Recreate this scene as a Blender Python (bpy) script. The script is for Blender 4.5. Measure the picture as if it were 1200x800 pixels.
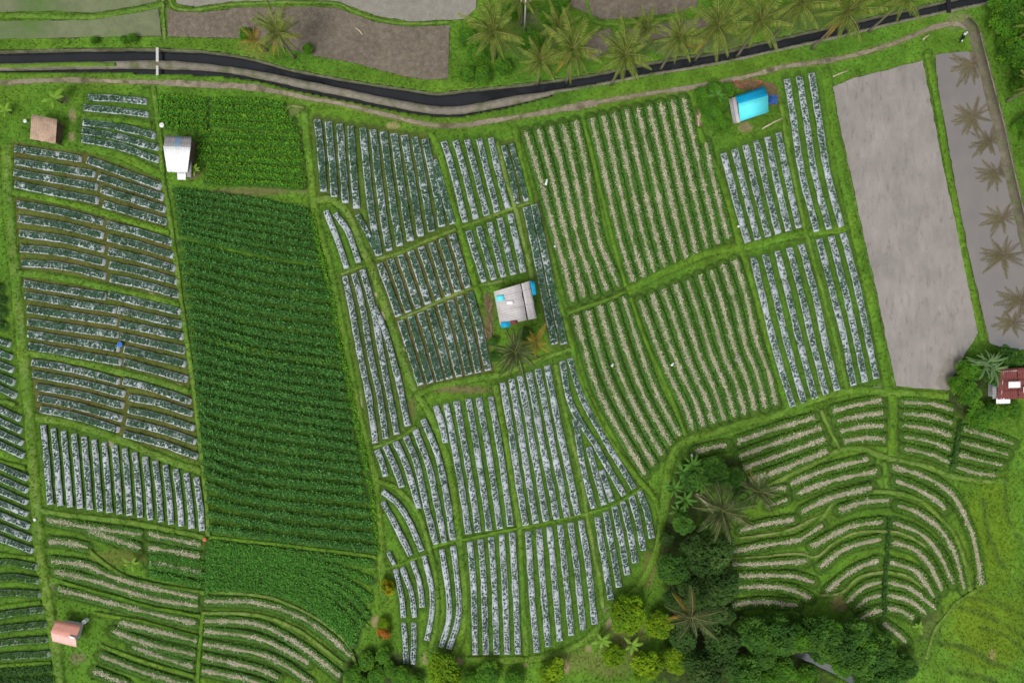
import bpy, math, random
import numpy as np
random.seed(7)
rng = np.random.default_rng(7)
sc = bpy.context.scene
for o in list(bpy.data.objects):
    bpy.data.objects.remove(o)

# ---------------------------------------------------------------- camera, sky, sun, exposure
H = 100.0                      # drone height above the middle of the fields, metres
PPM = 8.0                      # photograph pixels per metre on the ground at z = 0
cam_d = bpy.data.cameras.new('camera')
cam = bpy.data.objects.new('camera', cam_d)
sc.collection.objects.link(cam)
cam.location = (0, 0, H)
cam.rotation_euler = (0, 0, 0)         # straight down
cam_d.sensor_fit = 'HORIZONTAL'
cam_d.sensor_width = 36.0
cam_d.lens = 24.0
cam_d.clip_start = 0.5
cam_d.clip_end = 20000
sc.camera = cam

SUN_EL, SUN_AZ = math.radians(58), math.radians(-35)     # bright overcast, light from the lower left
world = bpy.data.worlds.new('World')
sc.world = world
world.use_nodes = True
wn = world.node_tree
wn.nodes.clear()
sky_n = wn.nodes.new('ShaderNodeTexSky')
sky_n.sky_type = 'NISHITA'
sky_n.sun_disc = False
sky_n.sun_elevation = SUN_EL
sky_n.sun_rotation = math.radians(215)
sky_n.air_density = 1.0
sky_n.dust_density = 4.0
hs = wn.nodes.new('ShaderNodeHueSaturation')
hs.inputs['Saturation'].default_value = 0.22           # a grey, clouded sky
bg = wn.nodes.new('ShaderNodeBackground')
bg.inputs['Strength'].default_value = 0.15
wo = wn.nodes.new('ShaderNodeOutputWorld')
wn.links.new(sky_n.outputs[0], hs.inputs['Color'])
wn.links.new(hs.outputs[0], bg.inputs['Color'])
wn.links.new(bg.outputs[0], wo.inputs['Surface'])

sun_d = bpy.data.lights.new('sun', 'SUN')
sun_d.energy = 1.5
sun_d.angle = math.radians(22)
sun_d.color = (1.0, 0.96, 0.9)
sun = bpy.data.objects.new('sun', sun_d)
sc.collection.objects.link(sun)
sun.rotation_euler = (math.radians(32), 0, math.radians(-35))

sc.view_settings.view_transform = 'Standard'
sc.view_settings.look = 'None'
sc.view_settings.gamma = 1
sc.view_settings.use_curve_mapping = False
sc.view_settings.exposure = 0.0

# ---------------------------------------------------------------- helpers
C = sc.collection

def vnoise(x, y, s, seed=0):
    """value noise 0..1 on arrays, cell size s"""
    x = np.asarray(x, float) / s + 1000.0; y = np.asarray(y, float) / s + 1000.0
    xi = np.floor(x); yi = np.floor(y); fx = x - xi; fy = y - yi
    fx = fx*fx*(3-2*fx); fy = fy*fy*(3-2*fy)
    def h(a, b):
        v = np.sin(a*127.1 + b*311.7 + seed*74.7) * 43758.5453
        return v - np.floor(v)
    return (h(xi, yi)*(1-fx) + h(xi+1, yi)*fx)*(1-fy) + (h(xi, yi+1)*(1-fx) + h(xi+1, yi+1)*fx)*fy

def base(px, py):
    """terrain height: falls gently from the canal to the stream, with a bowl under the arc terraces"""
    px = np.asarray(px, float); py = np.asarray(py, float)
    cx = np.clip(px, -300, 1500); cy = np.clip(py, -250, 1050)
    z = 0.9*(400-cy)/400.0
    lv = 1/(1+np.exp(-(cx-968)/9))/(1+np.exp(-np.clip((466-cy)/6, -40, 40)))      # level ground of the flooded fields
    z = z*(1-lv) + 0.33*lv
    z = z - 1.6*np.exp(-(((cx-1035)/125)**2 + ((cy-800)/120)**2))
    t = np.clip((cx-840)/200, -0.6, 1.4)
    sy = 748 + 58*t
    z = z - 1.5*np.exp(-((cy-sy)/32)**2) * np.exp(-((cx-930)/150)**4)
    z = z - 0.9*np.exp(-(((cx-815)/45)**2 + ((cy-690)/110)**2))
    return z

def W(px, py, dz=0.0):
    """ground point seen at photograph pixel px,py, lifted by dz"""
    z = base(px, py) + dz
    k = (H - z) / (H*PPM)
    return np.stack([(np.asarray(px, float)-600)*k, (400-np.asarray(py, float))*k, z+0*k], -1)

def at(px, py, z):
    """point at height z above its ground seen at pixel px,py"""
    k = (H - z) / (H*PPM)
    return np.array([(px-600)*k, (400-py)*k, z])

def ground_px(p):
    """pixel of the ground under a world point"""
    x, y = p[0], p[1]
    px, py = 600+x*PPM, 400-y*PPM
    for _ in range(3):
        k = (H-float(base(px, py)))/(H*PPM)
        px, py = 600+x/k, 400-y/k
    return px, py

def gz(x, y):
    px, py = ground_px((x, y))
    return float(base(px, py))

def spline(pts, n=None, step=None):
    p = np.array(pts, float)
    if len(p) > 2:
        q = np.vstack([2*p[0]-p[1], p, 2*p[-1]-p[-2]])
        out = []
        for i in range(len(p)-1):
            a, b, c, d = q[i], q[i+1], q[i+2], q[i+3]
            t = np.linspace(0, 1, 12, endpoint=False)[:, None]
            out.append(0.5*(2*b + (c-a)*t + (2*a-5*b+4*c-d)*t**2 + (3*b-3*c+d-a)*t**3))
        p = np.vstack(out + [p[-1:]])
    s = np.concatenate([[0], np.cumsum(np.hypot(*(p[1:]-p[:-1]).T))])
    if n is None:
        n = max(2, int(round(s[-1]/step))+1)
    t = np.linspace(0, s[-1], n)
    return np.stack([np.interp(t, s, p[:, 0]), np.interp(t, s, p[:, 1])], -1)

def normals(p):
    d = np.gradient(p, axis=0)
    d /= np.maximum(np.hypot(d[:, 0], d[:, 1]), 1e-6)[:, None]
    return d, np.stack([-d[:, 1], d[:, 0]], -1)

def np_mesh(name, verts, faces, cols=None, smooth=False):
    """faces: (N,k) int array or list of such arrays; cols: (V,3) point colours"""
    if not isinstance(faces, list): faces = [faces]
    faces = [np.asarray(f, np.int32) for f in faces if len(f)]
    me = bpy.data.meshes.new(name)
    v = np.asarray(verts, np.float32)
    me.vertices.add(len(v)); me.vertices.foreach_set('co', v.ravel())
    loops = np.concatenate([f.ravel() for f in faces])
    sizes = np.concatenate([np.full(len(f), f.shape[1], np.int32) for f in faces])
    me.loops.add(len(loops)); me.loops.foreach_set('vertex_index', loops)
    starts = np.concatenate([[0], np.cumsum(sizes)[:-1]]).astype(np.int32)
    me.polygons.add(len(sizes)); me.polygons.foreach_set('loop_start', starts)
    me.update(calc_edges=True)
    if smooth:
        me.polygons.foreach_set('use_smooth', np.ones(len(sizes), bool))
    if cols is not None:
        a = me.color_attributes.new('Col', 'FLOAT_COLOR', 'POINT')
        c4 = np.ones((len(v), 4), np.float32); c4[:, :3] = cols
        a.data.foreach_set('color', c4.ravel())
    me.validate()
    return me

def link(name, me, mat=None, parent=None, kind=None):
    o = bpy.data.objects.new(name, me)
    C.objects.link(o)
    if mat is not None and me is not None and len(me.materials) == 0:
        me.materials.append(mat)
    if parent is not None: o.parent = parent
    if kind: o['kind'] = kind
    return o

def tag(o, label, cat, group=None):
    o['label'] = label; o['category'] = cat
    if group: o['group'] = group
    return o

def empty(name, loc, label, cat, group=None, rz=0.0):
    o = bpy.data.objects.new(name, None)
    C.objects.link(o)
    o.empty_display_size = 0.3
    o.location = tuple(float(v) for v in loc); o.rotation_euler = (0, 0, rz)
    return tag(o, label, cat, group)

class MB:
    """collects simple solids into one mesh"""
    def __init__(s): s.v = []; s.f = []
    def add(s, v, f):
        n = len(s.v); s.v += [tuple(map(float, p)) for p in v]; s.f += [tuple(i+n for i in q) for q in f]
    def box(s, c, d, rz=0.0, tilt=None):
        x, y, z = d[0]/2, d[1]/2, d[2]/2; ca, sa = math.cos(rz), math.sin(rz)
        vs = []
        for dx, dy, dz in ((-x,-y,-z),(x,-y,-z),(x,y,-z),(-x,y,-z),(-x,-y,z),(x,-y,z),(x,y,z),(-x,y,z)):
            if tilt: dz += tilt[0]*dx + tilt[1]*dy
            vs.append((c[0]+dx*ca-dy*sa, c[1]+dx*sa+dy*ca, c[2]+dz))
        s.add(vs, ((3,2,1,0),(4,5,6,7),(0,1,5,4),(1,2,6,5),(2,3,7,6),(3,0,4,7)))
    def tube(s, pts, rad, n=8):
        pts = [np.array(p, float) for p in pts]
        if not hasattr(rad, '__len__'): rad = [rad]*len(pts)
        rings = []
        for i, p in enumerate(pts):
            d = pts[min(i+1, len(pts)-1)] - pts[max(i-1, 0)]
            d = d/max(np.linalg.norm(d), 1e-9)
            u = np.cross(d, (0, 0, 1.0))
            if np.linalg.norm(u) < 1e-3: u = np.array((1.0, 0, 0))
            u /= np.linalg.norm(u); w = np.cross(d, u)
            rings.append([p + rad[i]*(math.cos(t)*u + math.sin(t)*w) for t in (2*math.pi*k/n for k in range(n))])
        vs = [q for r in rings for q in r]; f = []
        for i in range(len(pts)-1):
            for k in range(n):
                f.append((i*n+k, i*n+(k+1) % n, (i+1)*n+(k+1) % n, (i+1)*n+k))
        f.append(tuple(reversed(range(n)))); f.append(tuple(range((len(pts)-1)*n, len(pts)*n)))
        s.add(vs, f)
    def lathe(s, c, prof, n=14):
        vs = []; f = []
        for r, z in prof:
            for k in range(n):
                t = 2*math.pi*k/n; vs.append((c[0]+r*math.cos(t), c[1]+r*math.sin(t), c[2]+z))
        for i in range(len(prof)-1):
            for k in range(n):
                f.append((i*n+k, i*n+(k+1) % n, (i+1)*n+(k+1) % n, (i+1)*n+k))
        f.append(tuple(reversed(range(n)))); f.append(tuple(range((len(prof)-1)*n, len(prof)*n)))
        s.add(vs, f)
    def build(s, name, mat, parent=None, smooth=False):
        me = bpy.data.meshes.new(name); me.from_pydata(s.v, [], s.f); me.update()
        if smooth:
            for p in me.polygons: p.use_smooth = True
        return link(name, me, mat, parent)

# ---------------------------------------------------------------- materials
def mat(name, col=(0.5, 0.5, 0.5), rough=0.8, attr=False, var=0.25, scale=6.0, fine=40.0, bump=0.0, bscale=30.0,
        spec=0.3, dark=None, dscale=2.0, damt=0.0, translucent=0.0, metallic=0.0, coords='Object'):
    m = bpy.data.materials.new(name); m.use_nodes = True
    nt = m.node_tree; N = nt.nodes; L = nt.links
    b = N['Principled BSDF']
    b.inputs['Roughness'].default_value = rough
    b.inputs['Specular IOR Level'].default_value = spec
    b.inputs['Metallic'].default_value = metallic
    tc = N.new('ShaderNodeTexCoord'); geo = N.new('ShaderNodeNewGeometry')
    co = geo.outputs['Position'] if coords == 'World' else tc.outputs['Object']
    if attr:
        a = N.new('ShaderNodeAttribute'); a.attribute_name = 'Col'; cur = a.outputs['Color']
    else:
        r = N.new('ShaderNodeRGB'); r.outputs[0].default_value = (*col, 1); cur = r.outputs[0]
    def noise(s, det=4):
        n = N.new('ShaderNodeTexNoise'); n.inputs['Scale'].default_value = s; n.inputs['Detail'].default_value = det
        n.inputs['Roughness'].default_value = 0.6
        L.new(co, n.inputs['Vector']); return n.outputs['Fac']
    if var > 0:
        for s, w in ((scale*0.12, 0.6), (scale, 0.8), (fine, 0.9)):
            mr = N.new('ShaderNodeMapRange'); mr.inputs['From Min'].default_value = 0.3; mr.inputs['From Max'].default_value = 0.7
            mr.inputs['To Min'].default_value = 1-var*w; mr.inputs['To Max'].default_value = 1+var*w
            L.new(noise(s), mr.inputs['Value'])
            vm = N.new('ShaderNodeVectorMath'); vm.operation = 'SCALE'
            L.new(cur, vm.inputs[0]); L.new(mr.outputs[0], vm.inputs['Scale']); cur = vm.outputs[0]
    if dark is not None:
        mr = N.new('ShaderNodeMapRange'); mr.inputs['From Min'].default_value = 0.5; mr.inputs['From Max'].default_value = 0.66
        mr.inputs['To Min'].default_value = 0; mr.inputs['To Max'].default_value = damt
        L.new(noise(dscale, 6), mr.inputs['Value'])
        mx = N.new('ShaderNodeMix'); mx.data_type = 'RGBA'
        L.new(mr.outputs[0], mx.inputs[0]); L.new(cur, mx.inputs[6]); mx.inputs[7].default_value = (*dark, 1); cur = mx.outputs[2]
    L.new(cur, b.inputs['Base Color'])
    if bump > 0:
        bp = N.new('ShaderNodeBump'); bp.inputs['Strength'].default_value = bump; bp.inputs['Distance'].default_value = 0.08
        L.new(noise(bscale, 5), bp.inputs['Height']); L.new(bp.outputs[0], b.inputs['Normal'])
    if translucent > 0:
        tr = N.new('ShaderNodeBsdfTranslucent'); L.new(cur, tr.inputs['Color'])
        ms = N.new('ShaderNodeMixShader'); ms.inputs[0].default_value = translucent
        L.new(b.outputs[0], ms.inputs[1]); L.new(tr.outputs[0], ms.inputs[2])
        L.new(ms.outputs[0], N['Material Output'].inputs['Surface'])
    return m

def water_mat(name, col, gloss, rough=0.03, streak=None, samt=0.0):
    m = bpy.data.materials.new(name); m.use_nodes = True
    nt = m.node_tree; N = nt.nodes; L = nt.links
    N.remove(N['Principled BSDF'])
    geo = N.new('ShaderNodeNewGeometry')
    mp = N.new('ShaderNodeMapping'); mp.inputs['Rotation'].default_value = (0, 0, math.radians(14)); mp.inputs['Scale'].default_value = (1.0, 0.3, 1.0)
    L.new(geo.outputs['Position'], mp.inputs['Vector'])
    def noise(s, det, vec, rgh=0.6):
        n = N.new('ShaderNodeTexNoise'); n.inputs['Scale'].default_value = s; n.inputs['Detail'].default_value = det
        n.inputs['Roughness'].default_value = rgh
        L.new(vec, n.inputs['Vector']); return n.outputs['Fac']
    r = N.new('ShaderNodeRGB'); r.outputs[0].default_value = (*col, 1); cur = r.outputs[0]
    for s, w, vec in ((0.22, 0.16, geo.outputs['Position']), (1.1, 0.10, mp.outputs[0]), (9.0, 0.10, geo.outputs['Position'])):
        mr = N.new('ShaderNodeMapRange'); mr.inputs['From Min'].default_value = 0.3; mr.inputs['From Max'].default_value = 0.7
        mr.inputs['To Min'].default_value = 1-w; mr.inputs['To Max'].default_value = 1+w
        L.new(noise(s, 4, vec), mr.inputs['Value'])
        vm = N.new('ShaderNodeVectorMath'); vm.operation = 'SCALE'
        L.new(cur, vm.inputs[0]); L.new(mr.outputs[0], vm.inputs['Scale']); cur = vm.outputs[0]
    gl_f = None
    if streak:
        mr = N.new('ShaderNodeMapRange'); mr.inputs['From Min'].default_value = 0.54; mr.inputs['From Max'].default_value = 0.70
        mr.inputs['To Max'].default_value = samt
        L.new(noise(1.7, 6, mp.outputs[0], 0.75), mr.inputs['Value'])
        mx = N.new('ShaderNodeMix'); mx.data_type = 'RGBA'
        L.new(mr.outputs[0], mx.inputs[0]); L.new(cur, mx.inputs[6]); mx.inputs[7].default_value = (*streak, 1); cur = mx.outputs[2]
    df = N.new('ShaderNodeBsdfDiffuse'); L.new(cur, df.inputs['Color'])
    gl = N.new('ShaderNodeBsdfGlossy'); gl.inputs['Roughness'].default_value = rough; gl.inputs['Color'].default_value = (1, 1, 1, 1)
    bp = N.new('ShaderNodeBump'); bp.inputs['Strength'].default_value = 0.03; bp.inputs['Distance'].default_value = 0.05
    L.new(noise(1.5, 3, geo.outputs['Position']), bp.inputs['Height']); L.new(bp.outputs[0], gl.inputs['Normal'])
    ms = N.new('ShaderNodeMixShader'); ms.inputs[0].default_value = gloss
    L.new(df.outputs[0], ms.inputs[1]); L.new(gl.outputs[0], ms.inputs[2])
    L.new(ms.outputs[0], N['Material Output'].inputs['Surface'])
    return m

M = {}
M['ground'] = mat('ground', attr=True, var=0.28, scale=2.2, fine=9.0, bump=0.6, bscale=7.0, rough=0.95, spec=0.1, coords='World')
M['bund'] = mat('bund_grass', attr=True, var=0.26, scale=2.0, fine=10.0, bump=0.6, bscale=9.0, rough=0.95, spec=0.1, coords='World')
M['leaf'] = mat('crop_leaf', attr=True, var=0.14, scale=1.0, fine=6.0, rough=0.65, spec=0.2, translucent=0.3, coords='World')
M['tree_leaf'] = mat('tree_leaf', attr=True, var=0.15, scale=0.8, fine=5.0, rough=0.7, spec=0.12, translucent=0.35, coords='World')
M['grass'] = mat('grass_blades', attr=True, var=0.2, scale=1.0, fine=6.0, rough=0.7, spec=0.2, translucent=0.3, coords='World')
M['plastic'] = mat('silver_plastic', (0.39, 0.43, 0.465), 0.6, var=0.26, scale=2.5, fine=14, bump=0.5, bscale=9, spec=0.5,
                   dark=(0.16, 0.17, 0.13), dscale=2.2, damt=0.75, coords='World')
M['faded'] = mat('faded_plastic', (0.20, 0.25, 0.20), 0.7, var=0.3, scale=2.5, fine=12, bump=0.5, bscale=9, spec=0.2, dark=(0.06, 0.12, 0.03), dscale=1.2, damt=0.9, coords='World')
M['straw_bits'] = mat('straw_bits', attr=True, var=0.15, rough=0.95, spec=0.1, coords='World')
M['straw'] = mat('straw_mulch', (0.30, 0.28, 0.18), 0.95, var=0.3, scale=3, fine=13, bump=0.8, bscale=14, spec=0.1,
                 dark=(0.12, 0.10, 0.06), dscale=6.0, damt=0.85, coords='World')
M['weedy'] = mat('weedy_soil', (0.055, 0.125, 0.02), 0.95, var=0.35, scale=2, fine=12, bump=0.8, bscale=9, spec=0.1, coords='World')
M['soil'] = mat('soil', (0.085, 0.065, 0.04), 0.95, var=0.3, scale=2, fine=12, bump=0.8, bscale=9, spec=0.1, coords='World')
M['dirt'] = mat('dirt_path', (0.25, 0.215, 0.155), 0.95, var=0.3, scale=1.2, fine=8, bump=0.7, bscale=8, spec=0.1,
                dark=(0.10, 0.085, 0.05), dscale=0.5, damt=0.95, coords='World')
M['road'] = mat('worn_road', (0.135, 0.118, 0.085), 0.9, var=0.3, scale=1.0, fine=9, bump=0.4, bscale=12, spec=0.2,
                dark=(0.08, 0.12, 0.03), dscale=0.9, damt=0.9, coords='World')
M['concrete'] = mat('canal_concrete', (0.20, 0.18, 0.145), 0.9, var=0.25, scale=1.2, fine=9, bump=0.4, bscale=10, spec=0.2,
                    dark=(0.085, 0.105, 0.035), dscale=0.5, damt=0.85, coords='World')
M['mossy_wall'] = mat('mossy_wall', (0.10, 0.105, 0.06), 0.95, var=0.35, scale=1.5, fine=9, bump=0.6, bscale=8, spec=0.1, dark=(0.20, 0.19, 0.14), dscale=0.6, damt=0.7, coords='World')
M['fallow'] = mat('fallow_mud', (0.145, 0.122, 0.092), 0.9, var=0.26, scale=1.5, fine=7, bump=0.9, bscale=5, spec=0.2,
                  dark=(0.23, 0.205, 0.165), dscale=1.3, damt=0.5, coords='World')
M['fallow_grey'] = mat('grey_mud', (0.235, 0.22, 0.185), 0.8, var=0.16, scale=0.9, fine=6, bump=0.5, bscale=4, spec=0.3, coords='World')
M['paddy_green'] = mat('green_paddy', (0.13, 0.155, 0.075), 0.6, var=0.2, scale=0.6, fine=7, bump=0.3, bscale=6, spec=0.4,
                       dark=(0.07, 0.14, 0.02), dscale=0.12, damt=0.9, coords='World')
M['canal_water'] = water_mat('canal_water', (0.016, 0.018, 0.022), 0.03, 0.08)
M['stream_water'] = water_mat('stream_water', (0.04, 0.045, 0.05), 0.22, 0.25)
M['paddy_mud'] = water_mat('paddy_mud', (0.27, 0.242, 0.215), 0.15, 0.08, streak=(0.13, 0.105, 0.08), samt=0.7)
M['paddy_water'] = water_mat('paddy_water', (0.15, 0.115, 0.08), 0.42, 0.02)
M['bark'] = mat('bark', (0.13, 0.10, 0.07), 0.9, var=0.3, scale=3, fine=12, bump=0.6, bscale=10)
M['palm_trunk'] = mat('palm_trunk', (0.17, 0.15, 0.10), 0.9, var=0.3, scale=4, fine=14, bump=0.6, bscale=8)
M['wood'] = mat('wood', (0.17, 0.11, 0.07), 0.85, var=0.35, scale=2, fine=12, bump=0.4)

# ---------------------------------------------------------------- measured layout (photograph pixels on the ground)
# vegetable plots: key, kind, number of beds, guides [(bed index, centre line)], options
PLOTS = []
def plot(label, kind, n, guides, **kw):
    PLOTS.append(dict(label=label, kind=kind, n=n, guides=guides, **kw))
def beds(label, kind, lines, **kw):
    plot(label, kind, len(lines), [(i, l) for i, l in enumerate(lines)], **kw)
def pairs(a, b): return [[p, q] for p, q in zip(a, b)]

LC = dict(w=9, cover=0.94, furrow='brown')
beds('pair of short silver-mulched beds between the dirt path and a small plot', 'plastic', [[(103,114),(140,116),(170,119)], [(98,126),(140,130),(172,134)]], w=8, cover=0.85, furrow='green')
beds('weedy plot of three mulched beds beside the white-roofed hut', 'plastic', [[(97,143),(140,149),(180,159)], [(96,153),(140,161),(184,173)], [(96,163),(140,172),(184,187)]], w=8.5, cover=0.9, furrow='green')
beds('four cabbage beds under silver plastic right below the tan-roofed hut', 'plastic', pairs([(17,174),(17,189),(16,202),(17,216)], [(93,186),(109,204),(112,219),(113,235)]), **LC)
beds('four cabbage beds under silver plastic just below the white-roofed hut', 'plastic', pairs([(102,187),(115,207),(118,222),(121,239)], [(187,218),(190,231),(192,245),(193,260)]), **LC)
plot('five cabbage beds by the long grass path, second block below the tan-roofed hut', 'plastic', 5, [(0,[(20,239),(70,248),(118,260)]), (4,[(25,308),(75,312),(122,323)])], **LC)
plot('five cabbage beds by the dark leafy field, second block below the white-roofed hut', 'plastic', 5, [(0,[(125,263),(162,272),(200,284)]), (4,[(129,326),(168,334),(208,345)])], **LC)
beds('six cabbage beds on the grass path side of the blue bucket', 'plastic', pairs([(28,332),(29,346),(31,362),(32,377),(32,391),(33,405)], [(122,347),(134,363),(135,377),(137,392),(138,408),(140,424)]), **LC)
beds('six cabbage beds between the blue bucket and the dark leafy field', 'plastic', pairs([(127,345),(138,363),(140,379),(141,394),(145,409),(145,424)], [(210,365),(211,380),(213,394),(215,410),(216,426),(218,444)]), **LC)
beds('five sloping cabbage beds above the upright white beds, beside the grass path', 'plastic', [[a,((a[0]+b[0])/2,(a[1]+b[1])/2-2),b] for a, b in zip([(37,424),(38,438),(42,453),(44,466),(47,479)], [(138,446),(144,461),(143,475),(141,490),(138,503)])], w=8.5, cover=0.88, furrow='brown')
beds('five sloping cabbage beds above the upright white beds, beside the dark leafy field', 'plastic', [[a,((a[0]+b[0])/2,(a[1]+b[1])/2-2),b] for a, b in zip([(144,446),(151,465),(150,480),(148,494),(145,508)], [(222,470),(224,484),(226,501),(228,517),(230,534)])], w=8.5, cover=0.88, furrow='brown')
plot('sixteen upright whitest mulched beds with small seedlings next to the dark leafy field', 'plastic', 16, [(0,[(51,499),(55,545),(59,590)]), (8,[(146,526),(150,570),(152,603)]), (15,[(230,560),(235,595),(237,621)])], w=7.5, cover=0.6, furrow='green')
plot('five mulched beds across the grass path from the blue bucket beds', 'plastic', 5, [(0,[(-40,388),(10,403)]), (4,[(-40,436),(17,463)])], w=8, cover=0.85, furrow='green')
plot('four mulched beds across the grass path from the sloping cabbage beds', 'plastic', 4, [(0,[(-40,462),(22,490)]), (3,[(-40,502),(26,533)])], w=8, cover=0.75, furrow='green')
plot('seven mulched beds across the grass path from the upright whitest beds', 'plastic', 7, [(0,[(-40,528),(31,560)]), (3,[(-40,572),(30,602)]), (6,[(-40,622),(0,631),(37,645)])], w=7.5, cover=0.8, furrow='green')
plot('three faded overgrown mulched beds across the grass path from the banana hollow', 'plastic', 3, [(0,[(-30,662),(10,658),(42,664)]), (2,[(-30,700),(10,694),(46,696)])], w=8, cover=1.0, furrow='green', faded=True)
plot('four faded mulched beds across the grass path from the pink-roofed hut', 'plastic', 4, [(0,[(-30,728),(10,719),(50,714)]), (3,[(-30,776),(5,769),(57,766)])], w=8, cover=0.95, furrow='green', faded=True)
plot('two low green beds past the faded beds by the pink-roofed hut', 'leafy', 2, [(0,[(-30,788),(20,786),(62,783)]), (1,[(-30,800),(20,798),(64,796)])], w=10, tone='mid', h=0.35)

ML = dict(w=8.5, cover=0.92, furrow='mix')
plot('large block of long cabbage beds between the dirt path and the arched grass bank', 'plastic', 12, [(0,[(372,140),(377,190),(379,223)]), (3,[(411,148),(414,195),(418,243)]), (4,[(425,150),(430,200),(437,260),(444,298)]), (10,[(498,163),(506,200),(514,240),(518,264)]), (11,[(508,188),(517,215),(524,240),(530,261)])], **ML)
beds('single short narrow bed against the arched grass bank', 'plastic', [[(419,252),(430,272),(440,292)]], w=6, cover=0.9, furrow='mix')
beds('two short bare white beds tucked inside the arch of the grass bank', 'plastic', [[(382,247),(395,280),(406,313)], [(393,250),(408,272),(420,306)]], w=7, cover=0.55, furrow='green')
beds('four long white beds between the dark leafy field and the tan-flecked grass bank', 'plastic', [[(404,324),(413,365),(421,410),(432,465),(440,518)], [(415,321),(425,360),(433,410),(445,465),(452,513)], [(425,316),(438,365),(446,410),(457,465),(465,508)], [(439,360),(452,390),(459,415),(468,450),(478,498)]], w=7.5, cover=0.62, furrow='mix')
plot('eight short cabbage beds up the slope from the grey-roofed hut', 'plastic', 8, [(0,[(445,309),(456,338),(467,369)]), (7,[(530,275),(539,305),(548,336)])], w=8.5, cover=0.88, furrow='brown')
plot('eight dark cabbage beds with brown furrows at the side of the grey-roofed hut', 'plastic', 8, [(0,[(470,376),(482,415),(493,450)]), (7,[(551,343),(562,385),(572,433)])], w=8.5, cover=0.95, furrow='brown')
plot('five white-speckled beds below the bend of the canal', 'plastic', 5, [(0,[(520,166),(532,205),(545,259)]), (4,[(575,162),(585,205),(595,243)])], w=7.5, cover=0.7, furrow='green')
plot('five white-speckled beds just above the grey-roofed hut', 'plastic', 5, [(0,[(549,271),(558,300),(567,329)]), (4,[(598,251),(607,290),(613,318)])], w=7.5, cover=0.7, furrow='green')
beds('two narrow cabbage beds squeezed in at the top of the straw-striped field', 'plastic', [[(590,171),(599,203),(606,237)], [(599,169),(608,200),(617,234)]], w=6.5, cover=0.92, furrow='mix')
beds('two long narrow dark cabbage beds running past the grey-roofed hut', 'plastic', [[(617,243),(629,300),(640,355),(650,402)], [(626,240),(639,300),(650,355),(661,402)]], w=8.5, cover=0.96, furrow='mix')

LM = dict(w=7.8, cover=0.62, furrow='green')
beds('six white beds fanning below the thin cross furrow by the dark leafy field', 'plastic', [[(442,528),(448,543),(452,557)], [(452,523),(462,545),(471,570)], [(464,518),(478,550),(491,595)], [(476,512),(489,545),(500,595),(511,637)], [(487,504),(502,545),(512,590),(521,635)], [(496,492),(512,530),(523,580),(531,632)]], **LM)
beds('two curved white beds bending along the foot of the dark leafy field', 'plastic', [[(449,589),(462,612),(481,650)], [(449,576),(466,590),(480,612),(494,645)]], w=7, cover=0.6, furrow='green')
beds('single stub of a white bed next to the yellow-flowered bush', 'plastic', [[(456,648),(462,661)]], w=5.5, cover=0.6, furrow='green')
beds('four curved white beds near the yellow-flowered bush', 'plastic', [[(464,668),(470,695),(473,723)], [(472,666),(482,695),(486,723)], [(484,658),(492,685),(495,711)], [(497,652),(506,690),(506,720),(500,750)]], w=6.5, cover=0.55, furrow='green')
beds('two short upright white beds beside the orange-flowered bush', 'plastic', [[(473,731),(475,755),(476,777)], [(485,731),(485,755),(484,778)]], w=6.5, cover=0.75, furrow='green')
beds('two white beds bowed like brackets between two grass banks', 'plastic', [[(518,645),(525,690),(526,725),(517,758)], [(531,641),(537,690),(537,725),(526,760)]], w=7, cover=0.55, furrow='green')
plot('five upright white beds above the lime bushes at the field foot', 'plastic', 5, [(0,[(551,636),(555,690),(557,767)]), (4,[(600,625),(604,690),(607,766)])], w=7.5, cover=0.58, furrow='green')
plot('six upright white beds stepping up to the lime bushes by the thicket', 'plastic', 6, [(0,[(619,624),(623,690),(629,764)]), (5,[(681,611),(689,660),(697,731)])], w=7.5, cover=0.55, furrow='green')
plot('six darker beds shrinking towards the tree thicket', 'plastic', 6, [(0,[(700,607),(708,655),(716,702)]), (5,[(750,576),(758,600),(764,630)])], w=7.8, cover=0.72, furrow='green')
beds('six speckled beds below the brown-edged terrace step', 'plastic', [[(511,476),(517,495),(522,518)], [(523,474),(532,520),(544,590),(549,625)], [(535,471),(544,520),(556,590),(560,623)], [(549,468),(558,520),(569,590),(573,621)], [(561,467),(571,520),(582,590),(586,619)], [(575,466),(585,520),(595,590),(598,616)]], **LM)
plot('six long white beds below the two palms of the grey-roofed hut', 'plastic', 6, [(0,[(589,449),(598,500),(607,560),(616,615)]), (5,[(641,429),(653,490),(666,550),(677,603)])], w=8, cover=0.6, furrow='green')
beds('wedge of five beds narrowing beside the straw-striped field', 'plastic', [[(659,424),(670,475),(700,525),(731,580)], [(668,421),(682,465),(712,520),(743,572)], [(674,492),(685,555),(696,595)], [(690,525),(700,562),(708,591)], [(705,552),(717,587)]], w=7.2, cover=0.72, furrow='green')

RM = dict(w=8, cover=0.62, furrow='green', seed=0.8)
plot('six seedling beds right below the blue-roofed hut', 'plastic', 6, [(0,[(848,180),(861,230),(876,283)]), (5,[(912,156),(922,205),(936,266)])], **RM)
plot('three long seedling beds between the blue-roofed hut and the flooded field', 'plastic', 3, [(0,[(922,93),(930,140),(939,200),(957,271)]), (2,[(951,86),(958,130),(969,200),(986,265)])], **RM)
plot('five seedling beds between the straw-striped field and a yellowish grass strip', 'plastic', 5, [(0,[(883,303),(900,375),(915,430),(929,476)]), (4,[(939,287),(955,345),(967,400),(981,457)])], **RM)
plot('three seedling beds along the bank of the flooded grey field', 'plastic', 3, [(0,[(960,281),(975,340),(990,400),(1000,451)]), (2,[(988,274),(1004,335),(1018,400),(1027,443)])], **RM)

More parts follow.
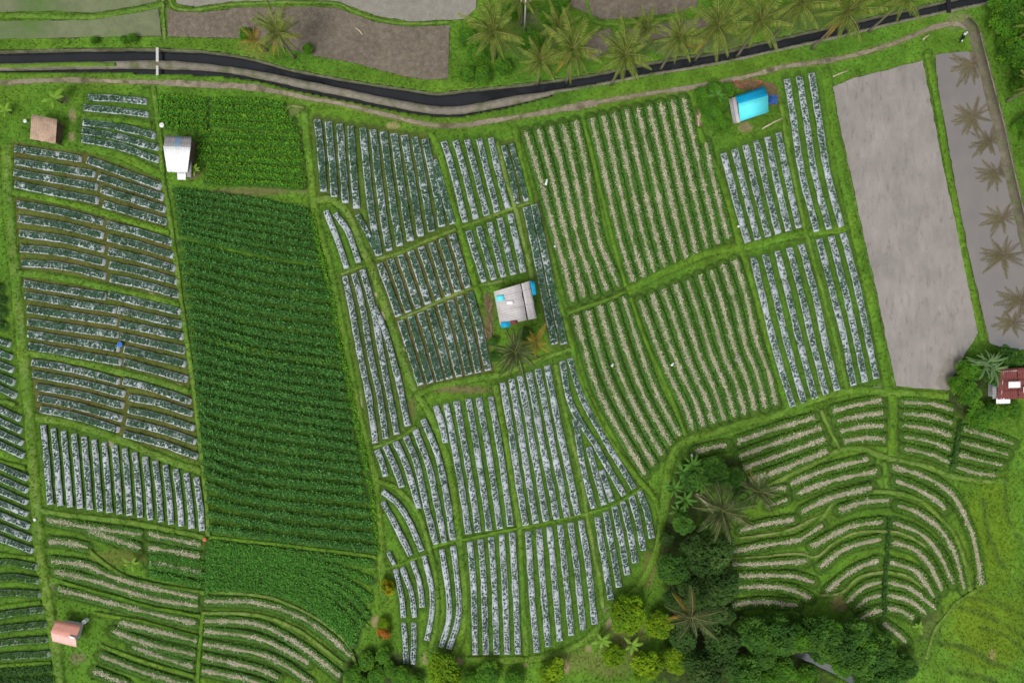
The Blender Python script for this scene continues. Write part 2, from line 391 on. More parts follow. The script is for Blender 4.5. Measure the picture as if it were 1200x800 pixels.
SW = dict(w=12.5)
plot('five straw-striped beds in the upper field, next to the narrow cabbage beds', 'straw', 5, [(0,[(616,155),(630,200),(647,262),(662,315),(671,353)]), (4,[(674,142),(687,200),(701,275),(713,308),(725,336)])], **SW)
plot('ten straw-striped beds in the upper field, towards the blue-roofed hut', 'straw', 10, [(0,[(693,139),(708,200),(725,275),(742,330)]), (8,[(801,116),(821,200),(832,245),(841,286)]), (9,[(827,167),(835,207),(847,255),(854,280)])], **SW)
plot('five straw-striped beds in the lower field, next to the wedge of white beds', 'straw', 5, [(0,[(675,370),(684,405),(700,455),(725,503),(756,556)]), (4,[(730,347),(747,400),(765,450),(780,482),(796,510)])], **SW)
plot('nine straw-striped beds in the lower field, next to the seedling beds', 'straw', 9, [(0,[(750,351),(770,405),(787,445),(802,475),(812,503)]), (8,[(861,305),(875,350),(886,398),(900,435),(909,474)])], **SW)

TW = dict(w=14, edge=True)
beds('four straw-striped terrace beds above the palm thicket', 'straw', [[(865,517),(900,505),(955,489)], [(867,534),(900,522),(962,501)], [(872,548),(900,538),(967,514)], [(880,562),(910,552),(970,528)]], **TW)
beds('short straw-striped bed at the tip of the palm thicket', 'straw', [[(815,529),(835,524),(852,521)]], **TW)
plot('block of four short terrace beds at the corner of the grey flooded field', 'straw', 4, [(0,[(977,481),(1005,474),(1033,469)]), (3,[(990,517),(1013,513),(1037,514)])], **TW)
plot('five curved terrace beds between the dark green strip and the dotted hedge line', 'straw', 5, [(0,[(1058,471),(1090,473),(1117,480)]), (4,[(1060,525),(1090,532),(1113,542)])], w=12.5, edge=True, lush=0.45)
plot('four curved terrace beds beyond the dotted hedge line, near the red-roofed house', 'straw', 4, [(0,[(1129,503),(1160,511),(1188,520)]), (3,[(1121,547),(1145,554),(1168,557)])], w=12, edge=True, lush=0.6)
beds('outer arc terrace beds curling round the bowl, beside the yellow-green slope', 'straw', [[(1047,547),(1075,555),(1100,567),(1120,585),(1133,610),(1143,640),(1150,684)], [(1050,563),(1075,573),(1098,587),(1108,597)]], **TW)
beds('upper arc terrace beds on the thicket side of the bowl', 'straw', [[(927,566),(975,548),(1018,538)], [(935,578),(975,563),(1027,552)], [(940,599),(975,583),(1022,571)], [(984,598),(1012,588),(1042,586)]], **TW)
beds('arc terrace beds nested on the thicket side of the dark hedge line', 'straw', [[(952,640),(975,627),(1000,616),(1035,611)], [(961,664),(992,642),(1033,631)], [(969,692),(1000,668),(1030,656)], [(992,706),(1012,688),(1033,681)], [(1004,711),(1017,701),(1033,697)], [(1007,725),(1020,718),(1033,714)]], w=13, edge=True)
beds('arc terrace beds nested on the slope side of the dark hedge line', 'straw', [[(1052,592),(1072,599),(1090,610),(1105,624),(1120,652),(1130,690)], [(1048,612),(1080,626),(1100,648),(1117,684)], [(1047,635),(1072,644),(1090,663),(1104,692)], [(1043,659),(1070,667),(1085,684),(1095,700)], [(1041,682),(1065,689),(1085,703),(1097,714)], [(1041,697),(1065,703),(1085,718)], [(1041,712),(1057,716),(1071,724)], [(1035,730),(1050,741),(1062,752)]], w=13, edge=True)
beds('side terrace beds reaching from the thicket to the arcs', 'straw', [[(868,621),(900,613),(931,608)], [(850,648),(900,638),(935,632),(964,615)], [(859,661),(900,660),(946,657)], [(860,675),(900,674),(930,675),(954,682)], [(857,688),(900,687),(925,690),(950,701)], [(858,709),(895,705),(935,709)]], w=12.5, edge=True)
beds('two stub terrace beds between the palm thicket and the arcs', 'straw', [[(903,573),(912,572),(921,572)], [(900,593),(911,589),(923,585)]], w=10, edge=True)

BW = dict(w=13, lush=0.45)
beds('patchy straw-striped beds between the upright white beds and the banana clump', 'straw', [[(55,608),(100,617),(166,626)], [(104,622),(135,632),(164,642)], [(58,634),(80,636),(103,641)], [(175,626),(205,632),(235,638)], [(175,641),(205,646),(234,652)], [(175,659),(205,664),(236,671)]], **BW)
beds('long straw-striped beds sweeping past the pink-roofed hut', 'straw', [[(60,657),(100,662),(130,675),(172,687),(232,700)], [(65,669),(120,683),(175,700),(232,710)], [(69,691),(100,698),(160,714),(229,730)]], **BW)
beds('straw-striped beds on the far side of the pink-roofed hut', 'straw', [[(140,729),(180,738),(231,751)], [(132,739),(170,753),(229,767)], [(155,757),(190,770),(226,781)], [(118,768),(165,786),(222,803)], [(110,786),(150,802)]], **BW)
beds('bowed straw-striped beds under the curved yellowish bank', 'straw', [[(240,704),(300,706),(350,722),(385,745),(411,769)], [(240,727),(300,731),(350,755),(398,792)], [(240,739),(300,747),(345,767),(362,777)], [(238,754),(300,765),(332,778),(365,800)], [(238,769),(300,783),(326,794)], [(237,785),(290,796),(320,806)]], w=12.5, lush=0.35)

plot('dense light green leafy field inside the curved yellowish bank', 'leafy', 9, [(0,[(246,637),(330,646),(438,660)]), (3,[(243,655),(330,662),(400,690),(432,722)]), (5,[(242,668),(320,672),(380,700),(420,740)]), (8,[(241,690),(300,690),(350,703),(395,735),(415,757)])], w=9, tone='light', h=0.35, dens=1.0)
plot('lush light green leafy patch below the upright white beds', 'leafy', 3, [(0,[(176,652),(205,655),(240,662)]), (2,[(176,672),(205,678),(240,686)])], w=9, tone='light', h=0.35)
plot('big dark green field of tall leafy rows, its fine upper rows', 'leafy', 7, [(0,[(205,223),(285,233),(361,248)]), (6,[(212,273),(300,294),(374,307)])], w=7.0, tone='dark', h=0.7)
plot('big dark green field of tall leafy rows, its broad main rows', 'leafy', 26, [(0,[(212,286),(300,308),(378,320)]), (6,[(222,366),(300,388),(396,402)]), (15,[(232,476),(300,492),(414,511)]), (21,[(239,552),(300,572),(430,586)]), (25,[(245,618),(330,630),(441,643)])], w=9.8, tone='dark', h=0.8)
beds('bright green crop block behind the white-roofed hut, path side', 'leafy', [[(186,115),(215,116),(243,118)], [(186,123),(215,124),(243,126)], [(187,131),(215,133),(243,135)], [(188,139),(215,141),(243,143)], [(192,147),(215,149),(243,151)]], w=6.6, tone='fresh', h=0.5)
beds('bright green crop block with rows running to the fenced corner', 'leafy', [[(249,118),(300,120),(334,124)], [(249,127),(300,129),(336,133)], [(248,136),(300,139),(346,142)], [(247,145),(300,148),(348,151)], [(232,157),(300,159),(352,161)], [(232,166),(300,168),(353,170)], [(232,175),(300,178),(354,180)], [(232,184),(300,188),(355,191)], [(242,194),(300,197),(356,201)], [(242,203),(300,206),(357,211)], [(242,212),(300,215),(357,220)]], w=6.8, tone='fresh', h=0.5)
beds('small dark leafy strip across the long grass path from the cabbage blocks', 'leafy', [[(-30,330),(2,338)], [(-30,345),(4,352)], [(-30,360),(5,366)], [(-30,375),(6,382)]], w=12, tone='mid', h=0.5)

beds('bright yellow-green hedge row edging the big dark leafy field', 'leafy', [[(364,250),(376,300),(388,350),(397,400),(408,450),(419,500),(428,540),(435,580),(439,620),(442,648)]], w=4, tone='fresh', h=0.45)
beds('dark hedge line dividing the arc terraces in two', 'leafy', [[(1042,606),(1040,640),(1037,680),(1036,722)]], w=3.5, tone='mid', h=0.5)
beds('dotted hedge line between the curved terrace beds near the red-roofed house', 'leafy', [[(1126,492),(1122,515),(1115,550)]], w=3.5, tone='mid', h=0.5)

# raised grass banks between the plots: line, width, optional worn earth
BUNDS = [
 ([(-90,78),(0,77.5),(60,76),(100,75.7),(136,75.5)], 4.5, 0.1),
 ([(8,168),(11,250),(19,330),(28,420),(36,500),(40,560),(43,600),(47,650),(53,690),(61,730),(67,770),(71,810),(74,860)], 12, 0.25),
 ([(180,102),(184,130),(188,165),(191,205),(197,240),(204,290),(211,340),(219,400),(227,450),(235,520),(241,580),(244,628)], 5.5, 0.2),
 ([(98,139),(140,141),(178,146)], 6, 0), ([(96,172),(140,182),(192,206)], 8, 0),
 ([(14,225),(60,233),(115,247),(150,258),(199,273)], 7, 0), ([(22,320),(70,325),(125,337),(170,347),(211,357)], 7, 0.1),
 ([(30,413),(75,420),(130,433),(170,443),(221,458)], 7, 0.15), ([(42,489),(80,495),(140,514),(190,536),(236,552)], 8, 0.25),
 ([(44,597),(80,603),(150,611),(200,621),(243,630)], 6, 0.2),
 ([(357,130),(362,180),(367,230),(373,265),(384,300),(392,340),(402,390),(412,440),(422,490),(432,530),(440,560),(443,600),(447,650),(449,700)], 8, 0.1),
 ([(367,236),(385,233),(400,241),(412,258),(422,285),(434,310),(445,340),(456,372),(466,402),(476,432),(487,457)], 8, 0.35),
 ([(488,460),(500,478),(513,505),(525,540),(532,580),(537,620),(541,660),(545,700),(542,740),(531,770)], 7, 0.1),
 ([(400,321),(425,311)], 3, 0.5), ([(442,304),(470,295),(500,282),(536,268),(560,259),(600,244),(622,237)], 3.5, 0.4),
 ([(470,373),(500,360),(530,346),(560,335),(590,329)], 3.5, 0.6),
 ([(505,155),(515,178),(526,225),(537,262),(546,292),(557,332),(563,355)], 6.5, 0),
 ([(583,168),(592,205),(603,240),(612,275),(620,305),(623,326)], 5, 0.5),
 ([(604,150),(612,190),(622,230),(634,280),(646,325),(656,355),(669,398),(676,432),(690,470),(712,512),(746,558),(765,580),(775,605)], 5.5, 0),
 ([(490,461),(510,453),(545,446),(570,441),(586,439)], 6.5, 0.1), ([(586,440),(620,425),(655,413),(670,409)], 5, 0.2),
 ([(580,450),(588,490),(597,540),(605,590),(609,620),(613,700),(617,768)], 5.5, 0.1),
 ([(651,426),(660,470),(672,520),(683,570),(688,600),(695,640),(703,680),(707,712)], 4.5, 0.4),
 ([(507,640),(535,633),(570,626),(610,618),(650,610),(690,600),(722,590),(757,569)], 3.5, 0),
 ([(545,772),(600,773),(650,766),(690,746),(716,716),(746,690),(766,655),(776,615),(784,575)], 7, 0.1),
 ([(438,524),(465,514),(488,499)], 3, 0.3), ([(441,562),(465,572),(490,600),(503,640),(511,675),(512,725),(505,760)], 5.5, 0.15),
 ([(445,668),(470,660),(503,648)], 3, 0.1),
 ([(666,366),(690,358),(715,350),(735,340)], 3.5, 0.1), ([(735,341),(760,327),(790,312),(820,299),(850,291),(880,288),(905,281),(945,273),(992,267)], 8, 0),
 ([(684,140),(700,205),(717,275),(734,335)], 4, 0), ([(739,348),(758,402),(780,450),(803,508)], 4, 0),
 ([(819,150),(829,178),(846,212),(858,250),(868,288),(885,340),(900,400),(916,455),(925,480)], 6, 0),
 ([(915,120),(925,180),(935,230),(945,272),(958,320),(972,370),(985,420),(993,456)], 4.5, 0.15),
 ([(968,85),(975,130),(985,190),(997,250),(1011,310),(1025,370),(1037,430),(1042,458)], 9, 0),
 ([(1087,62),(1097,110),(1108,180),(1120,240),(1135,320),(1152,400)], 7, 0),
 ([(776,612),(780,572),(788,535),(805,516),(840,505),(880,493),(920,482),(955,467),(1000,457),(1040,459),(1112,464)], 8, 0.1),
 ([(900,569),(945,547),(982,528),(1010,525),(1040,536),(1085,546),(1115,557),(1150,563),(1175,563)], 6, 0.3),
 ([(962,480),(975,507),(984,526)], 4, 0.4), ([(1046,462),(1046,490),(1046,534)], 9, 0), ([(1036,540),(1040,572)], 5, 0.1),
 ([(940,628),(965,604),(985,578),(1010,576),(1044,576),(1075,584),(1096,600),(1116,622),(1128,650),(1138,692)], 5, 0.25),
 ([(866,630),(900,626),(930,619),(950,609),(970,600)], 3.5, 0.75), ([(853,655),(893,652),(935,648),(956,652),(975,637),(1003,624),(1041,622),(1066,628),(1085,640)], 3.5, 0.75),
 ([(962,697),(986,694),(1000,681),(1014,673),(1041,670),(1064,675),(1082,688)], 4, 0.7),
 ([(1120,706),(1108,722),(1095,740),(1085,772)], 4, 0.3), ([(1120,706),(1133,698),(1145,690)], 4, 0.2),
 ([(-40,22),(15,18),(62,19),(105,20),(140,15),(180,8),(192,3)], 6, 0.15), ([(190,-20),(192,20),(193,46)], 4, 0.6),
 ([(196,-10),(205,9),(232,11),(272,5),(335,3),(393,4),(412,12),(440,22),(480,28),(527,26)], 3.5, 0.3),
 ([(244,692),(300,697),(340,708),(380,730),(405,752),(418,778)], 4, 0.5), ([(236,718),(300,720),(350,738),(402,777)], 4.5, 0.4),
 ([(300,671),(350,680),(400,706),(433,734)], 3, 0.1), ([(246,629),(330,638),(441,652)], 4, 0.0),
 ([(105,645),(140,672),(175,684),(240,694)], 5, 0.2), ([(72,682),(130,698),(180,712),(236,722)], 4.5, 0), ([(110,718),(160,727),(232,746)], 4.5, 0),
 ([(118,755),(160,772),(228,792)], 4.5, 0.1), ([(238,716),(235,750),(232,800)], 4, 0),
 ([(684,-10),(700,26),(760,24),(800,18)], 4, 0.1), ([(-40,478),(0,470),(18,474)], 5, 0.3), ([(-40,528),(0,540),(30,548)], 5, 0), ([(-40,648),(0,650),(42,655)], 6, 0), ([(-40,712),(0,711),(48,705)], 5, 0), ([(-40,782),(0,780),(60,776)], 5, 0),
 ([(357,126),(340,124),(334,132)], 3, 0.8),
]

T_LINE = [(-90,62),(0,60),(100,57.5),(184,57.5),(250,61),(300,70),(335,80),(375,88),(420,96),(475,104),(510,109),(545,106),(600,100),(650,94),(700,86),(750,76),(800,67),(850,60),(900,48),(980,30),(1060,12),(1110,1),(1180,-15),(1290,-42)]
L_LINE = [(-90,76),(0,75),(100,73),(184,71),(250,76),(300,83),(350,93),(400,103.5),(450,114),(500,123),(530,125),(560,121),(600,113),(650,106),(700,98),(750,88),(800,80),(850,71),(900,60),(985,41),(1060,23),(1110,12),(1180,-3),(1290,-30)]
W_LINE = [(-90,82),(0,81),(100,79),(184,79),(250,82),(300,90),(350,101),(400,111),(450,122),(500,131),(535,132.5),(570,127),(600,121.5),(645,111)]
D_LINE = [(-90,87),(0,86),(100,84.5),(184,87),(250,89),(300,95),(350,107),(400,117),(450,127),(500,135.5),(540,136.5),(570,131),(600,125),(648,112)]
PATH = [(-90,98),(0,97),(60,94),(120,95),(184,97),(250,100),(300,103),(350,113),(400,122),(450,134),(500,146),(540,147),(580,141),(620,135),(680,124),(740,113),(820,101),(870,91),(920,78),(960,73),(1000,65),(1050,50),(1090,34),(1118,28),(1138,34)]
ROAD = [(1131,24),(1141,36),(1148,62),(1158,100),(1171,150),(1182,200),(1196,260),(1212,330),(1230,420)]
MUD = [(976,102),(1000,92),(1040,82),(1081,71),(1088,105),(1104,190),(1116,245),(1126,290),(1146,390),(1128,420),(1118,440),(1112,457),(1050,452),(1040,405),(1026,335),(1011,270),(997,205),(983,140)]
WATER = [(1096,65),(1120,61),(1143,61),(1151,100),(1164,150),(1176,200),(1190,260),(1206,330),(1216,405),(1190,412),(1160,402),(1136,300),(1120,220),(1110,160),(1100,105)]
FALLOW = {
 'fallow_field': ('fallow', [(196,10),(206,14),(236,15),(275,10),(335,8),(393,9),(413,17),(440,26),(480,32),(527,30),(525,92),(500,94),(470,89),(420,75),(370,66),(330,55),(290,45),(197,43)]),
 'fallow_field.001': ('fallow_grey', [(200,-70),(562,-70),(558,10),(545,22),(525,23.5),(480,25),(442,19),(414,9),(395,1),(335,0),(270,2),(230,8),(207,5)]),
 'fallow_field.002': ('fallow', [(668,-70),(832,-70),(816,8),(790,15),(740,21),(705,23),(680,12),(668,8)]),
 'fallow_field.003': ('fallow', [(688,44),(705,36),(716,33),(714,58),(692,72),(686,60)]),
 'fallow_field.004': ('fallow', [(735,34),(790,26),(835,20),(830,32),(790,42),(740,52)]),
 'green_paddy': ('paddy_green', [(-90,26),(0,25),(60,24),(110,23),(150,17),(186,10),(189,42),(140,43),(0,46),(-90,48)]),
 'green_paddy.001': ('paddy_green', [(-90,-70),(187,-70),(184,2),(160,7),(110,15),(60,13),(0,14),(-90,17)]),
}

# ---------------------------------------------------------------- ground maps (1 pixel = 0.125 m)
X0, Y0, NX, NY = -100, -100, 1400, 1000
gy, gx = np.mgrid[0:NY, 0:NX].astype(np.float32)
gx += X0; gy += Y0
GREEN = np.array((0.078, 0.182, 0.018)); YGREEN = np.array((0.135, 0.21, 0.018))
BROWN = np.array((0.12, 0.088, 0.038)); SOIL_SHADE = np.array((0.055, 0.05, 0.022)); TAN = np.array((0.30, 0.25, 0.15))
FUR = {'green': np.array((0.056, 0.125, 0.014)), 'brown': np.array((0.095, 0.085, 0.024)), 'mix': np.array((0.068, 0.095, 0.02))}
n1 = vnoise(gx, gy, 60, 1); n2 = vnoise(gx, gy, 17, 2)
GC = GREEN[None, None, :]*(1-0.35*n1[..., None]) + YGREEN*(0.35*n1[..., None])
GC *= (0.8+0.4*n2[..., None])
GD = np.zeros((NY, NX), np.float32)      # cut below the terrain
BH = np.zeros((NY, NX), np.float32)      # bank height
GM = np.ones((NY, NX), np.float32)       # where grass grows

def inside(poly, pad=2):
    p = np.array(poly, float)
    x0 = max(int(p[:, 0].min()-pad)-X0, 0); x1 = min(int(p[:, 0].max()+pad)-X0+1, NX)
    y0 = max(int(p[:, 1].min()-pad)-Y0, 0); y1 = min(int(p[:, 1].max()+pad)-Y0+1, NY)
    sx = gx[y0:y1, x0:x1]; sy = gy[y0:y1, x0:x1]
    r = np.zeros(sx.shape, bool)
    for i in range(len(p)):
        ax, ay = p[i]; bx, by = p[(i+1) % len(p)]
        if ay == by: continue
        c = ((ay > sy) != (by > sy)) & (sx < (bx-ax)*(sy-ay)/(by-ay)+ax)
        r ^= c
    return (slice(y0, y1), slice(x0, x1)), r

def paint(poly, col, amt=1.0, grass=None):
    s, m = inside(poly)
    GC[s][m] = GC[s][m]*(1-amt) + np.asarray(col)*amt*(0.8+0.4*n2[s][m][:, None])
    if grass is not None: GM[s][m] = grass

def near(pts, rad):
    """yield (slices, distance) around a sampled line"""
    p = spline(pts, step=2.0)
    x0 = max(int(p[:, 0].min()-rad)-X0-1, 0); x1 = min(int(p[:, 0].max()+rad)-X0+2, NX)
    y0 = max(int(p[:, 1].min()-rad)-Y0-1, 0); y1 = min(int(p[:, 1].max()+rad)-Y0+2, NY)
    d = np.full((y1-y0, x1-x0), 1e9, np.float32)
    R = int(rad)+3
    for q in p:
        cx, cy = int(q[0])-X0-x0, int(q[1])-Y0-y0
        a0, a1, b0, b1 = max(cy-R, 0), max(min(cy+R+1, y1-y0), 0), max(cx-R, 0), max(min(cx+R+1, x1-x0), 0)
        if a0 >= a1 or b0 >= b1: continue
        dd = np.hypot(gx[y0+a0:y0+a1, x0+b0:x0+b1]-q[0], gy[y0+a0:y0+a1, x0+b0:x0+b1]-q[1])
        d[a0:a1, b0:b1] = np.minimum(d[a0:a1, b0:b1], dd)
    return (slice(y0, y1), slice(x0, x1)), d

def paint_spot(cx, cy, rx, ry, col, amt=1.0, grass=None):
    s = (slice(max(0, int(cy-2*ry-6)-Y0), max(0, min(NY, int(cy+2*ry+6)-Y0))), slice(max(0, int(cx-2*rx-6)-X0), max(0, min(NX, int(cx+2*rx+6)-X0))))
    x, y = gx[s], gy[s]
    d = ((x-cx)/rx)**2 + ((y-cy)/ry)**2 + 0.9*(n2[s]-0.5) + 0.9*(vnoise(x, y, 5, 9)-0.5)
    a = np.clip((1.15-d)/0.7, 0, 1)[..., None]*amt
    GC[s] = GC[s]*(1-a) + np.asarray(col)*a
    if grass is not None: GM[s][a[..., 0] > 0.5] *= grass

# interpolate the beds of every plot
for P in PLOTS:
    g = [(i, spline(p, n=24)) for i, p in P['guides']]
    P['lines'] = []
    for i in range(P['n']):
        for (a, pa), (b, pb) in zip(g, g[1:] or g):
            if a <= i <= b:
                t = (i-a)/max(b-a, 1); P['lines'].append(pa*(1-t)+pb*t); break
        else:
            P['lines'].append(g[min(i, len(g)-1)][1])
    for ln in P['lines']:
        col = FUR[P.get('furrow', 'green')]
        rad = P['w']*0.5 + 4.5
        if P['kind'] == 'leafy': col, rad = np.array((0.03, 0.07, 0.012)), P['w']*0.5+2
        if P['kind'] == 'straw': col, rad = np.array((0.055, 0.115, 0.015)), P['w']*0.5+2.5
        s, d = near(ln, rad)
        a = np.clip((rad-d)/2.5, 0, 1)*0.92
        nn = vnoise(gx[s], gy[s], 22, 5)
        c = col*(0.85+0.3*nn[..., None])
        if P.get('furrow') in ('brown', 'mix'):
            c = c*(1-0.45*(1-nn[..., None])) + np.array((0.055, 0.11, 0.015))*(0.45*(1-nn[..., None]))
        GC[s] = GC[s]*(1-a[..., None]) + c*a[..., None]
        if P['kind'] == 'straw':
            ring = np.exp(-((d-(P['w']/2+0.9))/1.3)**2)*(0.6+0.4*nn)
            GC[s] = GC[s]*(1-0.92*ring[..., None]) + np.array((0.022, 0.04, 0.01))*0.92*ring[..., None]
            GD[s] = np.minimum(GD[s], -0.16*ring)
        GM[s][d < rad] = 0.35 if P['kind'] == 'plastic' and P.get('furrow') == 'green' else 0.12

# banks: drain furrow beside them, coloured dark for wet soil and painted-in shade, and their height for the grass on top
BUND_H = 0.17
for pts, w, worn in BUNDS:
    s, d = near(pts, w/2+4.5)
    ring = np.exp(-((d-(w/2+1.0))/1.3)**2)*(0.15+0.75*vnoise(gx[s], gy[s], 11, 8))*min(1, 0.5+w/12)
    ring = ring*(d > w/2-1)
    GC[s] = GC[s]*(1-ring[..., None]) + SOIL_SHADE*ring[..., None]
    GD[s] -= 0.12*ring
    h = BUND_H*np.clip((w/2+0.6-d)/1.8, 0, 1)*min(1.0, w/5)
    BH[s] = np.maximum(BH[s], h)
    m = d < w/2+0.5
    GM[s][m] = 1.0-0.7*worn
    GC[s][m] = GREEN

# open ground details
paint_spot(835, 128, 22, 34, (0.06, 0.13, 0.02), 0.7)
paint_spot(820, 138, 4, 11, (0.24, 0.16, 0.10), 0.9, 0.2)
paint_spot(882, 100, 22, 7, (0.15, 0.095, 0.06), 0.8, 0.1)
paint_spot(905, 112, 8, 12, (0.15, 0.09, 0.06), 0.8, 0.2)
paint_spot(873, 149, 8, 6, (0.25, 0.19, 0.11), 0.8, 0.2)
paint_spot(573, 370, 6, 28, (0.12, 0.085, 0.05), 0.75, 0.2)
paint_spot(85, 135, 4, 9, (0.28, 0.22, 0.13), 0.75, 0.3)
paint_spot(84, 160, 4, 6, (0.28, 0.22, 0.13), 0.75, 0.3)
paint_spot(76, 117, 7, 6, (0.11, 0.10, 0.06), 0.7, 0.3)
paint_spot(228, 203, 9, 9, (0.15, 0.10, 0.06), 0.9, 0.2)
paint_spot(300, 224, 60, 5, (0.15, 0.13, 0.06), 0.7, 0.2)
paint_spot(345, 130, 8, 6, (0.12, 0.14, 0.05), 0.8, 0.2)
paint_spot(540, 456, 32, 5, (0.15, 0.12, 0.06), 0.8, 0.2)
paint_spot(484, 478, 6, 12, (0.10, 0.10, 0.035), 0.7, 0.4)
paint_spot(461, 147, 8, 4, (0.32, 0.26, 0.13), 0.6, 0.5)
paint_spot(420, 472, 4, 18, (0.35, 0.31, 0.2), 0.7, 0.4)
paint_spot(437, 555, 5, 8, (0.35, 0.31, 0.2), 0.7, 0.4)
for q in ((444, 345), (450, 356), (451, 367), (452, 371), (470, 410), (476, 322), (178, 346), (209, 453), (65, 415), (130, 521)):
    paint_spot(q[0], q[1], 4, 4, (0.42, 0.37, 0.22), 0.7, 0.5)
paint_spot(140, 655, 30, 12, (0.12, 0.145, 0.03), 0.75, 0.6)
paint_spot(150, 658, 5, 5, (0.12, 0.08, 0.04), 0.7, 0.3)
paint_spot(92, 770, 12, 8, (0.16, 0.14, 0.08), 0.7, 0.4)
paint_spot(60, 690, 4, 16, (0.13, 0.13, 0.08), 0.6, 0.4)
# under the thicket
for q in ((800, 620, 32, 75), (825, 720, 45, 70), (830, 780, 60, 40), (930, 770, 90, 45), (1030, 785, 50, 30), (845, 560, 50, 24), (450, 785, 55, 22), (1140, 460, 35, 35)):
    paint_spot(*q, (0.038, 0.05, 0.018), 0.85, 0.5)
paint_spot(735, 745, 34, 26, (0.17, 0.15, 0.06), 0.65, 0.8)
paint_spot(700, 775, 50, 18, (0.14, 0.15, 0.045), 0.6, 0.9)
paint_spot(712, 722, 7, 13, (0.3, 0.26, 0.18), 0.6, 0.4)
paint_spot(760, 668, 8, 22, (0.15, 0.13, 0.05), 0.6, 0.6)
for q in ((497, 772, 4, 10), (537, 775, 7, 5), (572, 779, 4, 3), (663, 781, 5, 8), (616, 778, 4, 3), (690, 760, 4, 5), (440, 727, 5, 9)):
    paint_spot(*q, (0.30, 0.22, 0.13), 0.8, 0.2)
paint_spot(620, 22, 28, 7, (0.24, 0.22, 0.15), 0.6, 0.4)
paint_spot(615, 40, 45, 30, (0.10, 0.15, 0.04), 0.5)
paint_spot(780, 50, 110, 18, (0.13, 0.15, 0.06), 0.6)
paint_spot(930, 22, 90, 20, (0.12, 0.16, 0.05), 0.5)
paint_spot(300, 58, 22, 12, (0.16, 0.17, 0.04), 0.5)
paint_spot(1030, 456, 8, 4, (0.22, 0.22, 0.2), 0.8, 0.2)
paint_spot(981, 707, 12, 9, (0.16, 0.13, 0.06), 0.7, 0.4)
paint_spot(1090, 735, 14, 25, (0.09, 0.11, 0.04), 0.6, 0.7)
paint_spot(1165, 620, 35, 70, (0.105, 0.185, 0.012), 0.8)
paint_spot(1160, 740, 60, 50, (0.12, 0.19, 0.012), 0.8)
for ln, wd in (([(1128, 712), (1160, 722), (1205, 748)], 3), ([(1140, 700), (1170, 706), (1205, 720)], 2.5), ([(1098, 752), (1130, 758), (1170, 778), (1205, 790)], 3), ([(1152, 585), (1160, 630), (1180, 668), (1210, 690)], 3), ([(1150, 735), (1180, 745), (1205, 765)], 2), ([(1178, 560), (1183, 610), (1205, 645)], 2.5), ([(1110, 785), (1150, 792), (1190, 810)], 3)):
    s, d = near(ln, wd*2.5)
    a = (np.exp(-(d/wd)**2)*(0.35+0.6*vnoise(gx[s], gy[s], 14, 15)))[..., None]
    GC[s] = GC[s]*(1-a) + np.array((0.055, 0.10, 0.02))*a
    GD[s] -= 0.2*a[..., 0]
paint_spot(1195, 720, 20, 60, (0.08, 0.15, 0.012), 0.5)
paint_spot(1162, 768, 5, 9, (0.28, 0.22, 0.10), 0.6)
paint_spot(1135, 545, 25, 10, (0.12, 0.17, 0.03), 0.4)
paint_spot(1170, 28, 4, 22, (0.17, 0.11, 0.06), 0.6, 0.4)
paint_spot(1120, 25, 16, 14, (0.15, 0.17, 0.07), 0.6, 0.4)
paint_spot(1080, 770, 20, 18, (0.06, 0.10, 0.02), 0.4)
paint([(137,74),(184,72),(250,77),(300,84),(400,104),(500,124),(535,126),(600,114),(600,122),(535,132),(500,131),(400,111),(300,90),(250,82),(184,79),(137,79)], (0.22, 0.2, 0.16), 1, 0.1)

def no_grass(poly): paint(poly, (0.07, 0.06, 0.04), 1.0, 0.0)
for nme, (mt, poly) in FALLOW.items(): no_grass(poly)
no_grass(MUD); no_grass(WATER)
s, d = near(PATH, 6); GM[s][d < 3.5] = 0.25
a = np.clip((4.5-d)/2, 0, 1)[..., None]*0.7; GC[s] = GC[s]*(1-a) + np.array((0.17, 0.15, 0.07))*a
s, d = near(ROAD, 12); GM[s][d < 6] = 0.05
a = np.clip((10-d)/3, 0, 1)[..., None]*0.6; GC[s] = GC[s]*(1-a) + np.array((0.15, 0.15, 0.07))*a
# canal trench
trench = [tuple(p) for p in spline(T_LINE, step=6)] + [tuple(p) for p in spline(L_LINE, step=6)[::-1] if p[0] > 648] + [tuple(p) for p in spline(D_LINE, step=6)[::-1]]
s, m = inside(trench, 4)
GD[s][m] = -1.5; GM[s][m] = 0; GC[s][m] = (0.05, 0.045, 0.03)
STREAM = [(905,752),(922,760),(945,769),(965,778),(985,788),(1005,800),(1040,822)]
s, d = near(STREAM, 12); GM[s][d < 6] = 0
GD[s] -= 0.35*np.clip((8-d)/4, 0, 1)

def sample(img, px, py):
    x = np.clip(np.asarray(px)-X0, 0, NX-1.01); y = np.clip(np.asarray(py)-Y0, 0, NY-1.01)
    xi = x.astype(int); yi = y.astype(int); fx = x-xi; fy = y-yi
    if img.ndim == 3: fx = fx[..., None]; fy = fy[..., None]
    return (img[yi, xi]*(1-fx)+img[yi, xi+1]*fx)*(1-fy) + (img[yi+1, xi]*(1-fx)+img[yi+1, xi+1]*fx)*fy

